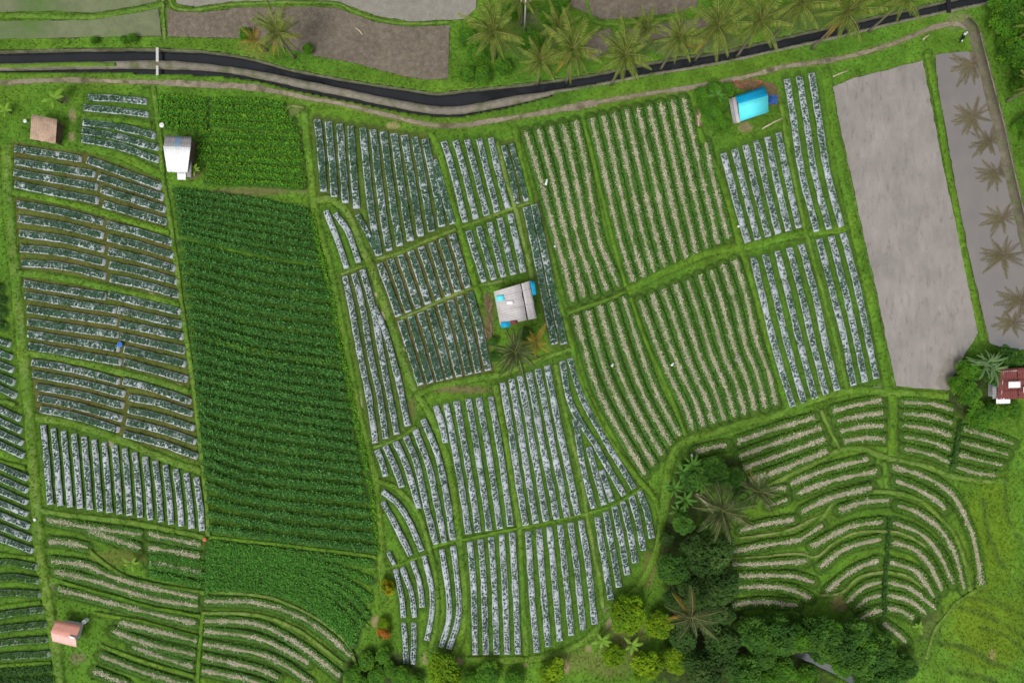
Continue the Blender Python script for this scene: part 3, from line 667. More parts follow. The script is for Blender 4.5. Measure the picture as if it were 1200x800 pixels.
# ---------------------------------------------------------------- the ground: one sheet to the horizon
def axis(lo, hi, stp):
    inner = np.arange(lo, hi+stp, stp)
    grow = np.array([10*1.42**k for k in range(1, 24)])
    out = np.cumsum(grow)
    return np.concatenate([lo-out[::-1], inner, inner[-1]+out])
ax = axis(-80, 1280, 2.0); ay = axis(-80, 880, 2.0)
PX, PY = np.meshgrid(ax, ay)
mic = 0.05*(vnoise(PX, PY, 9, 3)-0.5) + 0.05*(vnoise(PX, PY, 4, 4)-0.5)
V = W(PX.ravel(), PY.ravel(), (sample(GD, PX, PY)+mic).ravel())
ny_, nx_ = PX.shape
ii = np.arange(ny_*nx_).reshape(ny_, nx_)
F = np.stack([ii[:-1, :-1], ii[1:, :-1], ii[1:, 1:], ii[:-1, 1:]], -1).reshape(-1, 4)
outside = np.clip(np.maximum(np.maximum(-70-PX, PX-1270), np.maximum(-70-PY, PY-870))/12, 0, 1)[..., None]
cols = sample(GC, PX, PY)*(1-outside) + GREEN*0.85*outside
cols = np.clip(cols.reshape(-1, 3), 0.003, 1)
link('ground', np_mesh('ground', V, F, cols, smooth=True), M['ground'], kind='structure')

def ribbon(a, b, dza, dzb, name, material, skirt=0.0, n=None, rag=0.0, mid=0.0):
    """sheet between two lines, with optional side faces going down"""
    n = n or 160
    A = spline(a, n=n); Bp = spline(b, n=n)
    if rag:
        d = Bp-A; L = np.hypot(d[:, 0], d[:, 1])[:, None]; d = d/np.maximum(L, 1e-6)
        A = A + d*((vnoise(A[:, 0], A[:, 1], 7, 11)-0.5)*2*rag)[:, None]
        Bp = Bp + d*((vnoise(Bp[:, 0], Bp[:, 1], 7, 12)-0.5)*2*rag)[:, None]
    rows = [W(A[:, 0], A[:, 1], dza), W((A[:, 0]+Bp[:, 0])/2, (A[:, 1]+Bp[:, 1])/2, (dza+dzb)/2+mid), W(Bp[:, 0], Bp[:, 1], dzb)]
    if skirt:
        rows = [rows[0]-np.array((0, 0, skirt))] + rows + [rows[-1]-np.array((0, 0, skirt))]
    k = len(rows); v = np.stack(rows, 1).reshape(-1, 3)
    i = np.arange(n*k).reshape(n, k)
    f = np.stack([i[:-1, :-1], i[:-1, 1:], i[1:, 1:], i[1:, :-1]], -1).reshape(-1, 4)
    f = f[:, ::-1]
    return link(name, np_mesh(name, v, f), material, kind='structure')

def shift(l, d): return [(x, y+d) for x, y in l]
TL = [tuple(p) for p in spline(T_LINE, n=200)]; LL = [tuple(p) for p in spline(L_LINE, n=200)]
ribbon(shift(T_LINE, -1), shift(L_LINE, 1), -0.75, -0.75, 'canal_water', M['canal_water'], n=200)
ribbon(shift(W_LINE, -1), shift(D_LINE, 1), -0.7, -0.7, 'ditch_water', M['canal_water'], n=160)
ribbon(shift(T_LINE, -0.7), shift(T_LINE, 0.7), 0.03, 0.05, 'canal_wall', M['mossy_wall'], skirt=1.3, n=260, rag=0.5)
ribbon([p for p in L_LINE if p[0] <= 645]+[(645,107)], W_LINE, 0.04, 0.04, 'canal_walkway', M['concrete'], skirt=1.3, n=260, rag=0.4, mid=0.03)
ribbon([(640,107.5)]+[p for p in L_LINE if p[0] >= 650], shift([(640,107.5)]+[p for p in L_LINE if p[0] >= 650], 3.0), 0.05, 0.05, 'canal_wall', M['concrete'], skirt=1.3, n=260, rag=0.4)
pw = spline(PATH, n=420); dn, nn_ = normals(pw)
hwid = 1.5 + 1.6*vnoise(pw[:, 0], pw[:, 1], 18, 21) + np.where((pw[:, 0] > 660) & (pw[:, 0] < 700), 2.5, 0) + np.where(np.abs(pw[:, 0]-250) < 55, 1.6, 0)
ribbon([tuple(p) for p in pw-nn_*hwid[:, None]], [tuple(p) for p in pw+nn_*hwid[:, None]], 0.055, 0.055, 'dirt_path', M['dirt'], n=420, rag=0.9)
pw = spline(ROAD, n=160); dn, nn_ = normals(pw)
ribbon([tuple(p) for p in pw-nn_*6.2], [tuple(p) for p in pw+nn_*6.2], 0.06, 0.06, 'farm_road', M['road'], skirt=0.2, n=160, rag=0.7)
ribbon([tuple(p) for p in pw-nn_*7.6][8:], [tuple(p) for p in pw-nn_*6.3][8:], 0.14, 0.14, 'road_kerb', M['concrete'], skirt=0.3, n=140, rag=0.2)
ribbon([(908,752),(922,757),(945,766),(968,776),(990,787),(1012,800),(1045,822)], [(906,757),(918,763),(940,772),(960,781),(983,793),(1004,808),(1035,832)], -0.28, -0.28, 'stream_water', M['stream_water'], n=60, rag=1.2)

def sheet(name, poly, material, dz, rag=1.6):
    p = []
    for a, b in zip(poly, poly[1:]+poly[:1]):
        k = max(1, int(math.hypot(b[0]-a[0], b[1]-a[1])/4))
        for t in range(k): p.append((a[0]+(b[0]-a[0])*t/k, a[1]+(b[1]-a[1])*t/k))
    p = np.array(p)
    p = p + np.stack([vnoise(p[:, 0], p[:, 1], 7, 31)-0.5, vnoise(p[:, 0], p[:, 1], 7, 32)-0.5], -1)*rag
    z = float(np.mean(base(p[:, 0], p[:, 1]))) + dz
    k = (H-z)/(H*PPM)
    v = np.stack([(p[:, 0]-600)*k, (400-p[:, 1])*k, np.full(len(p), z)], -1)
    me = bpy.data.meshes.new(name); me.from_pydata(v.tolist(), [], [list(range(len(v)))[::-1]]); me.update()
    if me.polygons[0].normal.z < 0: me.flip_normals()
    return link(name, me, material, kind='structure')

def drape(name, poly, material, dz, stp=4.0, rag=1.5):
    q = []
    for a, b in zip(poly, poly[1:]+poly[:1]):
        k = max(1, int(math.hypot(b[0]-a[0], b[1]-a[1])/4))
        for t in range(k): q.append((a[0]+(b[0]-a[0])*t/k, a[1]+(b[1]-a[1])*t/k))
    q = np.array(q)
    q = q + np.stack([vnoise(q[:, 0], q[:, 1], 8, 33)-0.5, vnoise(q[:, 0], q[:, 1], 8, 34)-0.5], -1)*rag
    v = W(q[:, 0], q[:, 1], dz)
    me = bpy.data.meshes.new(name); me.from_pydata(v.tolist(), [], [list(range(len(v)))]); me.update()
    if me.polygons[0].normal.z < 0: me.flip_normals()
    return link(name, me, material, kind='structure')

for nme, (mt, poly) in FALLOW.items():
    drape(nme, poly, M[mt], 0.07)
sheet('paddy_mud', MUD, M['paddy_mud'], 0.10)
sheet('paddy_water', WATER, M['paddy_water'], 0.10)

# ---------------------------------------------------------------- grass banks
def bank(pts, w, worn):
    p = spline(pts, step=3.0); d, nr = normals(p)
    n = len(p)
    wob = (vnoise(p[:, 0], p[:, 1], 14, 41)-0.5)*1.0
    p = p + nr*wob[:, None]
    ww = w/2*(0.78+0.3*vnoise(p[:, 0], p[:, 1], 9, 42)+0.22*vnoise(p[:, 0], p[:, 1], 3.5, 47))
    hh = BUND_H*min(1.0, w/5)
    prof = [(-1.25, -0.15), (-0.8, hh*0.7), (-0.35, hh), (0.0, hh*1.03), (0.35, hh), (0.8, hh*0.7), (1.25, -0.15)]
    rows = []; cl = []
    for off, dz in prof:
        q = p + nr*(off*ww)[:, None]
        jit = 0.05*(vnoise(q[:, 0], q[:, 1], 4, 43)-0.5) if dz > 0 else 0
        rows.append(W(q[:, 0], q[:, 1], dz+jit))
        nz = vnoise(q[:, 0], q[:, 1], 26, 44)[:, None]; nf = vnoise(q[:, 0], q[:, 1], 6, 45)[:, None]
        c = GREEN*1.05*(1-0.5*nz) + YGREEN*1.05*0.5*nz
        c = c*(0.82+0.36*nf)
        if worn and abs(off) < 0.5:
            a = worn*np.clip(nf*1.6-0.1, 0, 1); c = c*(1-a) + TAN*a*0.85
        cl.append(c)
    k = len(rows); v = np.stack(rows, 1).reshape(-1, 3); c = np.stack(cl, 1).reshape(-1, 3)
    i = np.arange(n*k).reshape(n, k)
    f = np.stack([i[:-1, :-1], i[1:, :-1], i[1:, 1:], i[:-1, 1:]], -1).reshape(-1, 4)
    caps = np.array([list(range(k)), [n*k-1-j for j in range(k)]])
    link('grass_bank', np_mesh('grass_bank', v, [f, caps], c, smooth=True), M['bund'], kind='structure')
for pts, w, worn in BUNDS: bank(pts, w, worn)

# ---------------------------------------------------------------- leaves, beds and crop rows
def kites(base_p, az, el, length, width, col, cup=0.15, tipdark=0.0):
    """one kite-shaped leaf per entry -> verts, faces, colours"""
    n = len(base_p)
    d = np.stack([np.cos(az)*np.cos(el), np.sin(az)*np.cos(el), np.sin(el)], -1)
    sd = np.stack([-np.sin(az), np.cos(az), np.zeros(n)], -1)
    up = np.cross(d, sd)
    L = length[:, None]; Wd = width[:, None]
    mid = base_p + d*L*0.55
    v = np.stack([base_p, mid - sd*Wd*0.5 + up*Wd*cup, base_p + d*L, mid + sd*Wd*0.5 + up*Wd*cup], 1)
    f = np.arange(n*4).reshape(n, 4)
    c = np.repeat(col[:, None, :], 4, 1).copy()
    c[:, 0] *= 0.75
    return v.reshape(-1, 3), f, c.reshape(-1, 3)

def U(a, b, n): return rng.uniform(a, b, n)

def palette(cs, n, jit=0.2):
    cs = np.array(cs); c = cs[rng.integers(0, len(cs), n)]
    return c*(1 + jit*(rng.random((n, 1))*2-1))*(1+0.08*(rng.random((n, 3))*2-1))

def rosettes(pos, r, cs, outer=6, inner=3):
    """cabbage-like plants: pos (n,3), radius r (n,)"""
    n = len(pos); k = outer+inner
    az = (np.arange(k)*2.4)[None, :] + U(0, 6.28, n)[:, None]
    el = np.where(np.arange(k) < outer, 0.32, 0.95)[None, :] + U(-0.15, 0.2, n*k).reshape(n, k)
    ln = r[:, None]*np.where(np.arange(k) < outer, 1.0, 0.6)[None, :]*U(0.8, 1.15, n*k).reshape(n, k)
    wd = ln*0.85
    col = np.repeat(palette(cs, n, 0.28)[:, None, :], k, 1)
    col = col*(np.where(np.arange(k) < outer, 1.0, 1.25)[None, :, None])
    return kites(np.repeat(pos, k, 0), az.ravel(), el.ravel(), ln.ravel(), wd.ravel(), col.reshape(-1, 3))

def ridge(line, w, h, taper=True, step=3.0, wob=0.7, seed=0, shoulder=0.8):
    p = spline(line, step=step); d, nr = normals(p); n = len(p)
    p = p + nr*((vnoise(p[:, 0], p[:, 1], 13, 51+seed)-0.5)*wob)[:, None]
    ww = w/2*(0.82+0.22*vnoise(p[:, 0], p[:, 1], 8, 52)+0.16*vnoise(p[:, 0], p[:, 1], 3.2, 54))
    hh = np.full(n, h)*(0.85+0.3*vnoise(p[:, 0], p[:, 1], 6, 53))
    prof = [(-1, -0.12), (-0.96, 0.02), (-shoulder, 0.9), (-0.3, 1.0), (0.3, 1.0), (shoulder, 0.9), (0.96, 0.02), (1, -0.12)]
    rows = []
    for off, f in prof:
        q = p + nr*(off*ww)[:, None]
        dz = np.where(f < 0, -0.12, f*hh)
        rows.append(W(q[:, 0], q[:, 1], dz))
    v = np.stack(rows, 1)
    k = v.shape[1]
    # end slopes
    e0 = v[0].copy(); e1 = v[-1].copy()
    t0 = W(p[0, 0]-d[0, 0]*1.3, p[0, 1]-d[0, 1]*1.3, 0) - W(p[0, 0], p[0, 1], 0)
    t1 = W(p[-1, 0]+d[-1, 0]*1.3, p[-1, 1]+d[-1, 1]*1.3, 0) - W(p[-1, 0], p[-1, 1], 0)
    e0 += t0; e1 += t1
    e0[:, 2] = np.minimum(e0[:, 2], gzv(e0)-0.05); e1[:, 2] = np.minimum(e1[:, 2], gzv(e1)-0.05)
    v = np.concatenate([e0[None], v, e1[None]], 0); n += 2
    i = np.arange(n*k).reshape(n, k)
    f = np.stack([i[:-1, :-1], i[1:, :-1], i[1:, 1:], i[:-1, 1:]], -1).reshape(-1, 4)
    return v.reshape(-1, 3), f

def gzv(p):
    px = 600+p[:, 0]*PPM; py = 400-p[:, 1]*PPM
    return base(px, py)

CAB = [(0.065, 0.145, 0.085), (0.08, 0.17, 0.10), (0.055, 0.125, 0.075), (0.10, 0.19, 0.12), (0.065, 0.15, 0.06)]
SEED = [(0.075, 0.145, 0.10), (0.10, 0.18, 0.12), (0.055, 0.11, 0.085), (0.09, 0.18, 0.08)]
def plastic_bed(P, line, root, j):
    w, cover = P['w'], P['cover']
    h = 0.36
    v, f = ridge(line, w, h, seed=j)
    bed = link('mulched_bed', np_mesh('mulched_bed', v, f, smooth=False), M['faded' if P.get('faded') else 'plastic'], root)
    p = spline(line, step=1.0); d, nr = normals(p)
    L = len(p)
    small = P.get('seed')
    sp = 1.9 if cover > 0.85 else (2.0 if not small else 2.5)
    xs = []; rs = []
    offs = (-0.24, 0.0, 0.24) if w > 7 else (-0.2, 0.2)
    if cover > 0.85: offs = (-0.25, 0.0, 0.25)
    for o in offs:
        t = np.arange(1.5+rng.random()*2, L-1.5, sp)
        t = np.clip(t + U(-0.7, 0.7, len(t)), 0, L-1.001)
        ti = t.astype(int)
        q = p[ti] + nr[ti]*(o*w + U(-0.5, 0.5, len(t)))[:, None]
        pn = vnoise(q[:, 0], q[:, 1], 18, 61)*0.5 + vnoise(q[:, 0], q[:, 1], 5, 62)*0.1 + rng.random(len(t))*0.5
        keep = pn < cover*0.55 + 0.42
        r = (0.10 + 0.14*cover**2)*(1.3-0.6*pn)*U(0.7, 1.25, len(t))
        if small: r = r*1.2
        xs.append(q[keep]); rs.append(r[keep])
    xs = np.vstack(xs); rs = np.concatenate(rs)
    if len(xs) < 1: return
    pos = W(xs[:, 0], xs[:, 1], h*0.97)
    cs = CAB if cover > 0.8 else SEED
    if P.get('faded'): cs = [(0.06, 0.15, 0.03), (0.05, 0.12, 0.04), (0.08, 0.18, 0.03)]
    wc = [(0.06, 0.14, 0.018), (0.075, 0.16, 0.02), (0.05, 0.12, 0.02)] if P.get('furrow') != 'brown' else [(0.075, 0.10, 0.02), (0.06, 0.12, 0.02), (0.10, 0.09, 0.03)]
    weeds = [leaf_strip(line, s0*w*0.5-0.9, s0*w*0.5+1.1, 34, (0.10, 0.22), (0.05, 0.10), 0.06, wc, elr=(0.1, 1.1), keepf=lambda q, o: vnoise(q[:, 0], q[:, 1], 9, 64)+0.5*rng.random(len(q)) > 0.62) for s0 in (-1, 1)]
    V_, F_, C_ = cat_leaves([rosettes(pos, rs, cs, 5 if small else 6, 2 if small else 3)] + weeds)
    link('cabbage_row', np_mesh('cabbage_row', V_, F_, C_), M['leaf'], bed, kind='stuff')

def leaf_strip(line, lo, hi, per_m2, ln, wd, h0, cs, hvar=0.15, elr=(0.1, 1.1), keepf=None, clump=None, jit=0.28):
    """scatter leaves on the strip between offsets lo..hi (pixels) of a line"""
    p = spline(line, step=1.0); d, nr = normals(p); L = len(p)
    n = int(L*(hi-lo)/64.0*per_m2)
    if n < 1: return None
    if clump:
        # leaves grouped in plants
        m = max(1, int(L/clump[0]*max(1, round((hi-lo)/clump[1]))))
        ti = rng.random(m)*(L-1.01) if clump[0] > 90 else (np.repeat(np.arange(m//max(1, round((hi-lo)/clump[1]))), max(1, round((hi-lo)/clump[1])))+0.5)*clump[0]
        m = len(ti); ti = np.clip(ti + U(-0.8, 0.8, m), 0, L-1.01)
        k = max(1, round((hi-lo)/clump[1])); rowi = np.tile(np.arange(k), m//k+1)[:m]
        oc = lo + (rowi+0.5)/k*(hi-lo) + U(-0.7, 0.7, m)
        pick = rng.integers(0, m, n)
        t = ti[pick]; o = oc[pick]; sig = clump[2]
        shade = (0.8+0.4*rng.random(m))[pick]
    else:
        t = rng.random(n)*(L-1.01); o = U(lo, hi, n); sig = 0; shade = np.ones(n)
    i = t.astype(int)
    q = p[i] + nr[i]*o[:, None]
    az = U(0, 6.283, n)
    if sig:
        q = q + np.stack([np.cos(az), -np.sin(az)], -1)*U(0, sig, n)[:, None]
    if keepf is not None:
        kp = keepf(q, o); q, az, shade = q[kp], az[kp], shade[kp]; n = len(q)
        if n < 1: return None
    hh = h0*(1-hvar+2*hvar*rng.random(n))
    pos = W(q[:, 0], q[:, 1], hh)
    el = U(elr[0], elr[1], n)
    col = palette(cs, n, jit)*shade[:, None]
    return kites(pos, az, el, U(ln[0], ln[1], n), U(wd[0], wd[1], n), col)

def cat_leaves(parts):
    parts = [x for x in parts if x is not None]
    v = []; f = []; c = []; n = 0
    for a, b, cc in parts:
        v.append(a); f.append(b+n); c.append(cc); n += len(a)
    return np.vstack(v), np.vstack(f), np.vstack(c)

SG = [(0.11, 0.28, 0.035), (0.135, 0.32, 0.04), (0.085, 0.235, 0.035), (0.16, 0.34, 0.045), (0.115, 0.29, 0.075)]
STRAW = [(0.54, 0.50, 0.37), (0.45, 0.42, 0.31), (0.60, 0.54, 0.43), (0.34, 0.35, 0.21), (0.50, 0.43, 0.33)]
SGY = [(0.12, 0.25, 0.012), (0.09, 0.22, 0.015), (0.15, 0.28, 0.015)]
def straw_bed(P, line, root, j):
    w = P['w']; lush = P.get('lush', 0.22)
    v, f = ridge(line, w, 0.2, seed=j, shoulder=0.7)
    bed = link('raised_bed', np_mesh('raised_bed', v, f, smooth=True), M['weedy'], root)
    # straw strip along the crown of the bed
    p = spline(line, step=2.0); d, nr = normals(p); n = len(p)
    hw = (1.3+1.4*vnoise(p[:, 0], p[:, 1], 9, 71))*(w/12.5)
    hw = hw*(0.6+0.4*np.minimum(1, np.minimum(np.arange(n), np.arange(n)[::-1])/2.0))
    rows = []
    for off, dz in ((-1, 0.17), (-0.5, 0.245), (0.5, 0.245), (1, 0.17)):
        q = p + nr*(off*hw + (vnoise(p[:, 0], p[:, 1], 3, 72+off)-0.5)*0.9)[:, None]
        rows.append(W(q[:, 0], q[:, 1], dz + 0.03*rng.random(n)))
    vv = np.stack(rows, 1).reshape(-1, 3); i = np.arange(n*4).reshape(n, 4)
    ff = np.stack([i[:-1, :-1], i[1:, :-1], i[1:, 1:], i[:-1, 1:]], -1).reshape(-1, 4)
    link('straw_mulch', np_mesh('straw_mulch', vv, ff, smooth=False), M['straw'], bed)
    sx = leaf_strip(line, -2.9*w/12.5, 2.9*w/12.5, 75, (0.16, 0.36), (0.05, 0.11), 0.26, STRAW, elr=(-0.15, 0.35), jit=0.4,
                    keepf=lambda q, o: vnoise(q[:, 0], q[:, 1], 13, 74)*0.7+vnoise(q[:, 0], q[:, 1], 4, 75)*0.5 + 0.3*rng.random(len(q)) < 1.12-0.28*np.abs(o)/(2.0*w/12.5) - 0.35*lush)
    if sx is not None: link('straw_bits', np_mesh('straw_bits', *sx), M['straw_bits'], bed, kind='stuff')
    fr = w/12.5
    def keep(q, o):
        a = np.abs(o)/fr
        nz = vnoise(q[:, 0], q[:, 1], 20, 73)*0.75 + rng.random(len(q))*0.25
        return (a > 1.7+0.9*rng.random(len(q))) | (nz < lush+0.12)
    cs = SG + (SGY if P.get('edge') else [])
    parts = [leaf_strip(line, -5.9*fr, -1.2*fr, 80, (0.14, 0.30), (0.05, 0.11), 0.2, cs, elr=(0.05, 1.0), keepf=keep),
             leaf_strip(line, 1.2*fr, 5.9*fr, 80, (0.14, 0.30), (0.05, 0.11), 0.2, cs, elr=(0.05, 1.0), keepf=keep),
             leaf_strip(line, -1.6*fr, 1.6*fr, 45, (0.12, 0.24), (0.05, 0.10), 0.22, cs, elr=(0.2, 1.2), keepf=keep)]
    if P.get('edge'):      # bright border plants round the terrace beds
        for o in (-4.9*fr, 4.9*fr):
            parts.append(leaf_strip(line, o-1.0, o+1.0, 60, (0.16, 0.28), (0.10, 0.16), 0.2, SGY, elr=(0.2, 1.0), clump=(3.0, 2.0, 1.0)))
    V_, F_, C_ = cat_leaves(parts)
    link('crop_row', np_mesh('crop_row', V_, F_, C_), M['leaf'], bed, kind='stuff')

TONES = {'dark': [(0.045, 0.165, 0.022), (0.062, 0.205, 0.03), (0.105, 0.275, 0.065), (0.035, 0.135, 0.02)],
         'mid': [(0.03, 0.09, 0.016), (0.04, 0.11, 0.02), (0.05, 0.13, 0.02)],
         'light': [(0.075, 0.25, 0.024), (0.095, 0.285, 0.034), (0.065, 0.21, 0.028)],
         'fresh': [(0.075, 0.255, 0.018), (0.12, 0.32, 0.016), (0.06, 0.20, 0.02)]}
def leafy_row(P, line, root, j):
    w, h, tone = P['w'], P['h'], P['tone']
    v, f = ridge(line, w*0.9, 0.15, seed=j, step=5.0)
    bed = link('soil_ridge', np_mesh('soil_ridge', v, f, smooth=True), M['weedy'], root)
    hw = w*0.5
    cs = TONES[tone]
    yel = (tone == 'dark' and w > 10 and j % 6 == 5) or (tone == 'dark' and w < 10 and j == 8)
    if yel: cs = cs + [(0.085, 0.20, 0.012), (0.10, 0.22, 0.012)]
    parts = []
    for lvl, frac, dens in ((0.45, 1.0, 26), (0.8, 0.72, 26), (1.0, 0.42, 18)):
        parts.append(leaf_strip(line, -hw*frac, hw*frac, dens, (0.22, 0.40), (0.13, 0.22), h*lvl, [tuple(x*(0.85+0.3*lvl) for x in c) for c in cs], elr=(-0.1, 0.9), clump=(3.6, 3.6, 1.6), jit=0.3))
    if tone == 'fresh':
        for o in (-hw*0.75,):
            parts.append(leaf_strip(line, o-1.2, o+1.2, 45, (0.18, 0.28), (0.12, 0.18), h*0.8, [(0.20, 0.38, 0.008), (0.15, 0.32, 0.01), (0.11, 0.27, 0.012)], elr=(0.1, 0.9), clump=(4.0, 2.4, 1.3)))
    V_, F_, C_ = cat_leaves(parts)
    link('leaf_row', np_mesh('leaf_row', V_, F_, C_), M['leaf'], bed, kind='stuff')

BUILD = {'plastic': plastic_bed, 'straw': straw_bed, 'leafy': leafy_row}
for P in PLOTS:
    allp = np.vstack(P['lines']); c = allp.mean(0)
    # the empty stays at the world origin of the plot's middle; children are built in world coordinates
    root = empty('vegetable_plot' if P['kind'] == 'plastic' else ('striped_plot' if P['kind'] == 'straw' else 'leafy_plot'), (0, 0, 0), P['label'], 'field', P.get('group', 'crop plots between grass banks'))
    for j, ln in enumerate(P['lines']):
        BUILD[P['kind']](P, ln, root, j)

# ---------------------------------------------------------------- huts
def paintm(name, col, rough=0.5, **k): 
    k.setdefault('var', 0.14); k.setdefault('scale', 1.2); k.setdefault('fine', 9); k.setdefault('bump', 0.1)
    return mat(name, col, rough, coords='World', **k)
M['tan_board'] = paintm('tan_board', (0.42, 0.30, 0.215), 0.85, var=0.2, dark=(0.2, 0.13, 0.09), dscale=1.5, damt=0.5)
M['white_sheet'] = paintm('white_sheet', (0.80, 0.81, 0.82), 0.4, var=0.05, dark=(0.6, 0.6, 0.58), dscale=1.0, damt=0.4)
M['grey_sheet'] = paintm('grey_sheet', (0.27, 0.26, 0.27), 0.55, dark=(0.17, 0.14, 0.12), dscale=1.1, damt=0.6)
M['pale_sheet'] = paintm('pale_sheet', (0.47, 0.445, 0.44), 0.5, var=0.07, dark=(0.36, 0.32, 0.30), dscale=0.9, damt=0.5)
M['slate_blue'] = paintm('slate_blue_sheet', (0.16, 0.27, 0.38), 0.5)
M['cyan'] = paintm('cyan_tarp', (0.10, 0.72, 0.80), 0.45, var=0.1, bump=0.4, dark=(0.12, 0.66, 0.75), dscale=0.9, damt=0.6)
M['azure'] = paintm('azure_tarp', (0.0, 0.34, 0.62), 0.5, var=0.1, bump=0.4)
M['pink'] = paintm('pink_sheet', (0.66, 0.31, 0.235), 0.6, var=0.07, dark=(0.56, 0.26, 0.2), dscale=1.3, damt=0.5)
M['pale_pink'] = paintm('pale_pink_sheet', (0.76, 0.47, 0.42), 0.6, var=0.07)
M['red_tile'] = paintm('red_roof', (0.17, 0.045, 0.04), 0.6, var=0.2, dark=(0.11, 0.035, 0.03), dscale=1.4, damt=0.6)
M['plaster'] = paintm('plaster', (0.52, 0.53, 0.55), 0.8, var=0.12)
M['planks'] = paintm('plank_wall', (0.12, 0.085, 0.06), 0.85, var=0.3)
M['black'] = paintm('black_plastic', (0.012, 0.012, 0.016), 0.35, var=0.1)
M['white_paint'] = paintm('white_paint', (0.75, 0.75, 0.76), 0.35, var=0.05)
M['metal'] = paintm('bare_metal', (0.35, 0.35, 0.36), 0.35, metallic=0.8)
M['blue_plastic'] = paintm('blue_plastic', (0.02, 0.17, 0.55), 0.4)
M['blue_tarp'] = paintm('blue_tarp', (0.03, 0.10, 0.34), 0.5, bump=0.6, bscale=5)
M['rust'] = paintm('rusty_scrap', (0.22, 0.09, 0.05), 0.9, var=0.35)
M['pale_wood'] = paintm('pale_wood', (0.45, 0.38, 0.27), 0.85, var=0.25)
M['orange'] = paintm('orange_plastic', (0.5, 0.10, 0.03), 0.5)
M['concrete_pole'] = paintm('concrete_pole', (0.5, 0.49, 0.46), 0.85)

def hp(px, py, zz):
    """point zz above the local ground, seen at the pixel"""
    z0 = float(base(px, py))
    for _ in range(3):
        p = at(px, py, z0+zz); z0 = gz(p[0], p[1])
    return at(px, py, z0+zz)

def panel(A, B, Cc, D, name, material, parent, waves=0, amp=0.025, thick=0.03, segs=3):
    """roof sheet A-B along the top edge, D-C along the bottom edge, corrugated down the slope"""
    A, B, Cc, D = (np.array(q, float) for q in (A, B, Cc, D))
    m = max(1, waves*4); u = np.linspace(0, 1, m+1); t = np.linspace(0, 1, segs+1)
    nrm = np.cross(B-A, D-A); nrm /= np.linalg.norm(nrm)
    if nrm[2] < 0: nrm = -nrm
    UU, TT = np.meshgrid(u, t)
    pts = (A*(1-UU[..., None])+B*UU[..., None])*(1-TT[..., None]) + (D*(1-UU[..., None])+Cc*UU[..., None])*TT[..., None]
    pts = pts + nrm*(amp*np.sin(UU*waves*2*math.pi))[..., None]
    top = pts.reshape(-1, 3); bot = top - nrm*thick
    n = len(top); r, c = UU.shape; i = np.arange(n).reshape(r, c)
    f = np.stack([i[:-1, :-1], i[1:, :-1], i[1:, 1:], i[:-1, 1:]], -1).reshape(-1, 4)
    rim = list(i[0, :]) + list(i[1:, -1]) + list(i[-1, -2::-1]) + list(i[-2:0:-1, 0])
    e = np.array([[rim[k], rim[(k+1) % len(rim)], rim[(k+1) % len(rim)]+n, rim[k]+n] for k in range(len(rim))])
    return link(name, np_mesh(name, np.vstack([top, bot]), [f, f[:, ::-1]+n, e]), material, parent)

def slope(A, B, Cc, D, n, mats, parent, waves=3, lap=0.02, name='roof_sheet'):
    A, B, Cc, D = (np.array(q, float) for q in (A, B, Cc, D))
    for k in range(n):
        a, b = k/n, (k+1)/n+(lap if k < n-1 else 0)
        up = np.array((0, 0, 0.012*(k % 2)))
        panel(A+(B-A)*a+up, A+(B-A)*b+up, D+(Cc-D)*b+up + (Cc-B)/np.linalg.norm(Cc-B)*random.uniform(-0.05, 0.08), D+(Cc-D)*a+up, name, mats[k % len(mats)], parent, waves)

def walls(corners, parent, material, inset=0.3, th=0.1, top_drop=0.06, name='wall', skip=()):
    """slabs under the eaves polygon, down into the ground"""
    P_ = [np.array(c, float) for c in corners]; cen = sum(P_)/len(P_)
    Q = []
    for p in P_:
        d = cen-p; d[2] = 0; L = np.linalg.norm(d); Q.append(p + d/L*min(inset*1.4, L*0.4) - np.array((0, 0, top_drop)))
    for k in range(len(Q)):
        if k in skip: continue
        a, b = Q[k], Q[(k+1) % len(Q)]
        d = b-a; nrm = np.array((-d[1], d[0], 0)); nrm /= np.linalg.norm(nrm)
        if np.dot(nrm[:2], (cen-a)[:2]) < 0: nrm = -nrm
        sft = d/np.linalg.norm(d)*0.004*(k % 2)
        ga, gb = gz(a[0], a[1])-0.15, gz(b[0], b[1])-0.15
        vs = []
        for q, g in ((a, ga), (b, gb)):
            for o in (0, th):
                vs.append((*(q[:2]+nrm[:2]*o+sft[:2]), g)); vs.append((*(q[:2]+nrm[:2]*o+sft[:2]), q[2]))
        mb = MB(); mb.add(vs, ((0,1,5,4),(2,6,7,3),(0,2,3,1),(4,5,7,6),(1,3,7,5),(0,4,6,2)))
        mb.build(name, material, parent)
    return Q

def posts(corners, parent, material, inset=0.25, r=0.07):
    P_ = [np.array(c, float) for c in corners]; cen = sum(P_)/len(P_)
    for p in P_:
        d = cen-p; d[2] = 0; q = p + d/np.linalg.norm(d)*inset
        g = gz(q[0], q[1])
        mb = MB(); mb.tube([(q[0], q[1], g-0.2), (q[0], q[1], q[2]-0.05)], r, 8); mb.build('post', material, parent)

def lift(p, dz): return np.array(p, float)+np.array((0, 0, dz))

# tan board shelter
c = [hp(37, 134, 2.1), hp(67, 140, 2.1), hp(65, 168.5, 1.7), hp(35, 163, 1.7)]
hut = empty('field_shelter', (0, 0, 0), 'small field shelter with a weathered tan board roof beside a banana plant', 'hut')
slope(c[0], c[1], c[2], c[3], 6, [M['tan_board']], hut, waves=2, name='roof_board')
posts(c, hut, M['wood']); walls(c, hut, M['planks'], inset=0.35, skip=(0, 2))
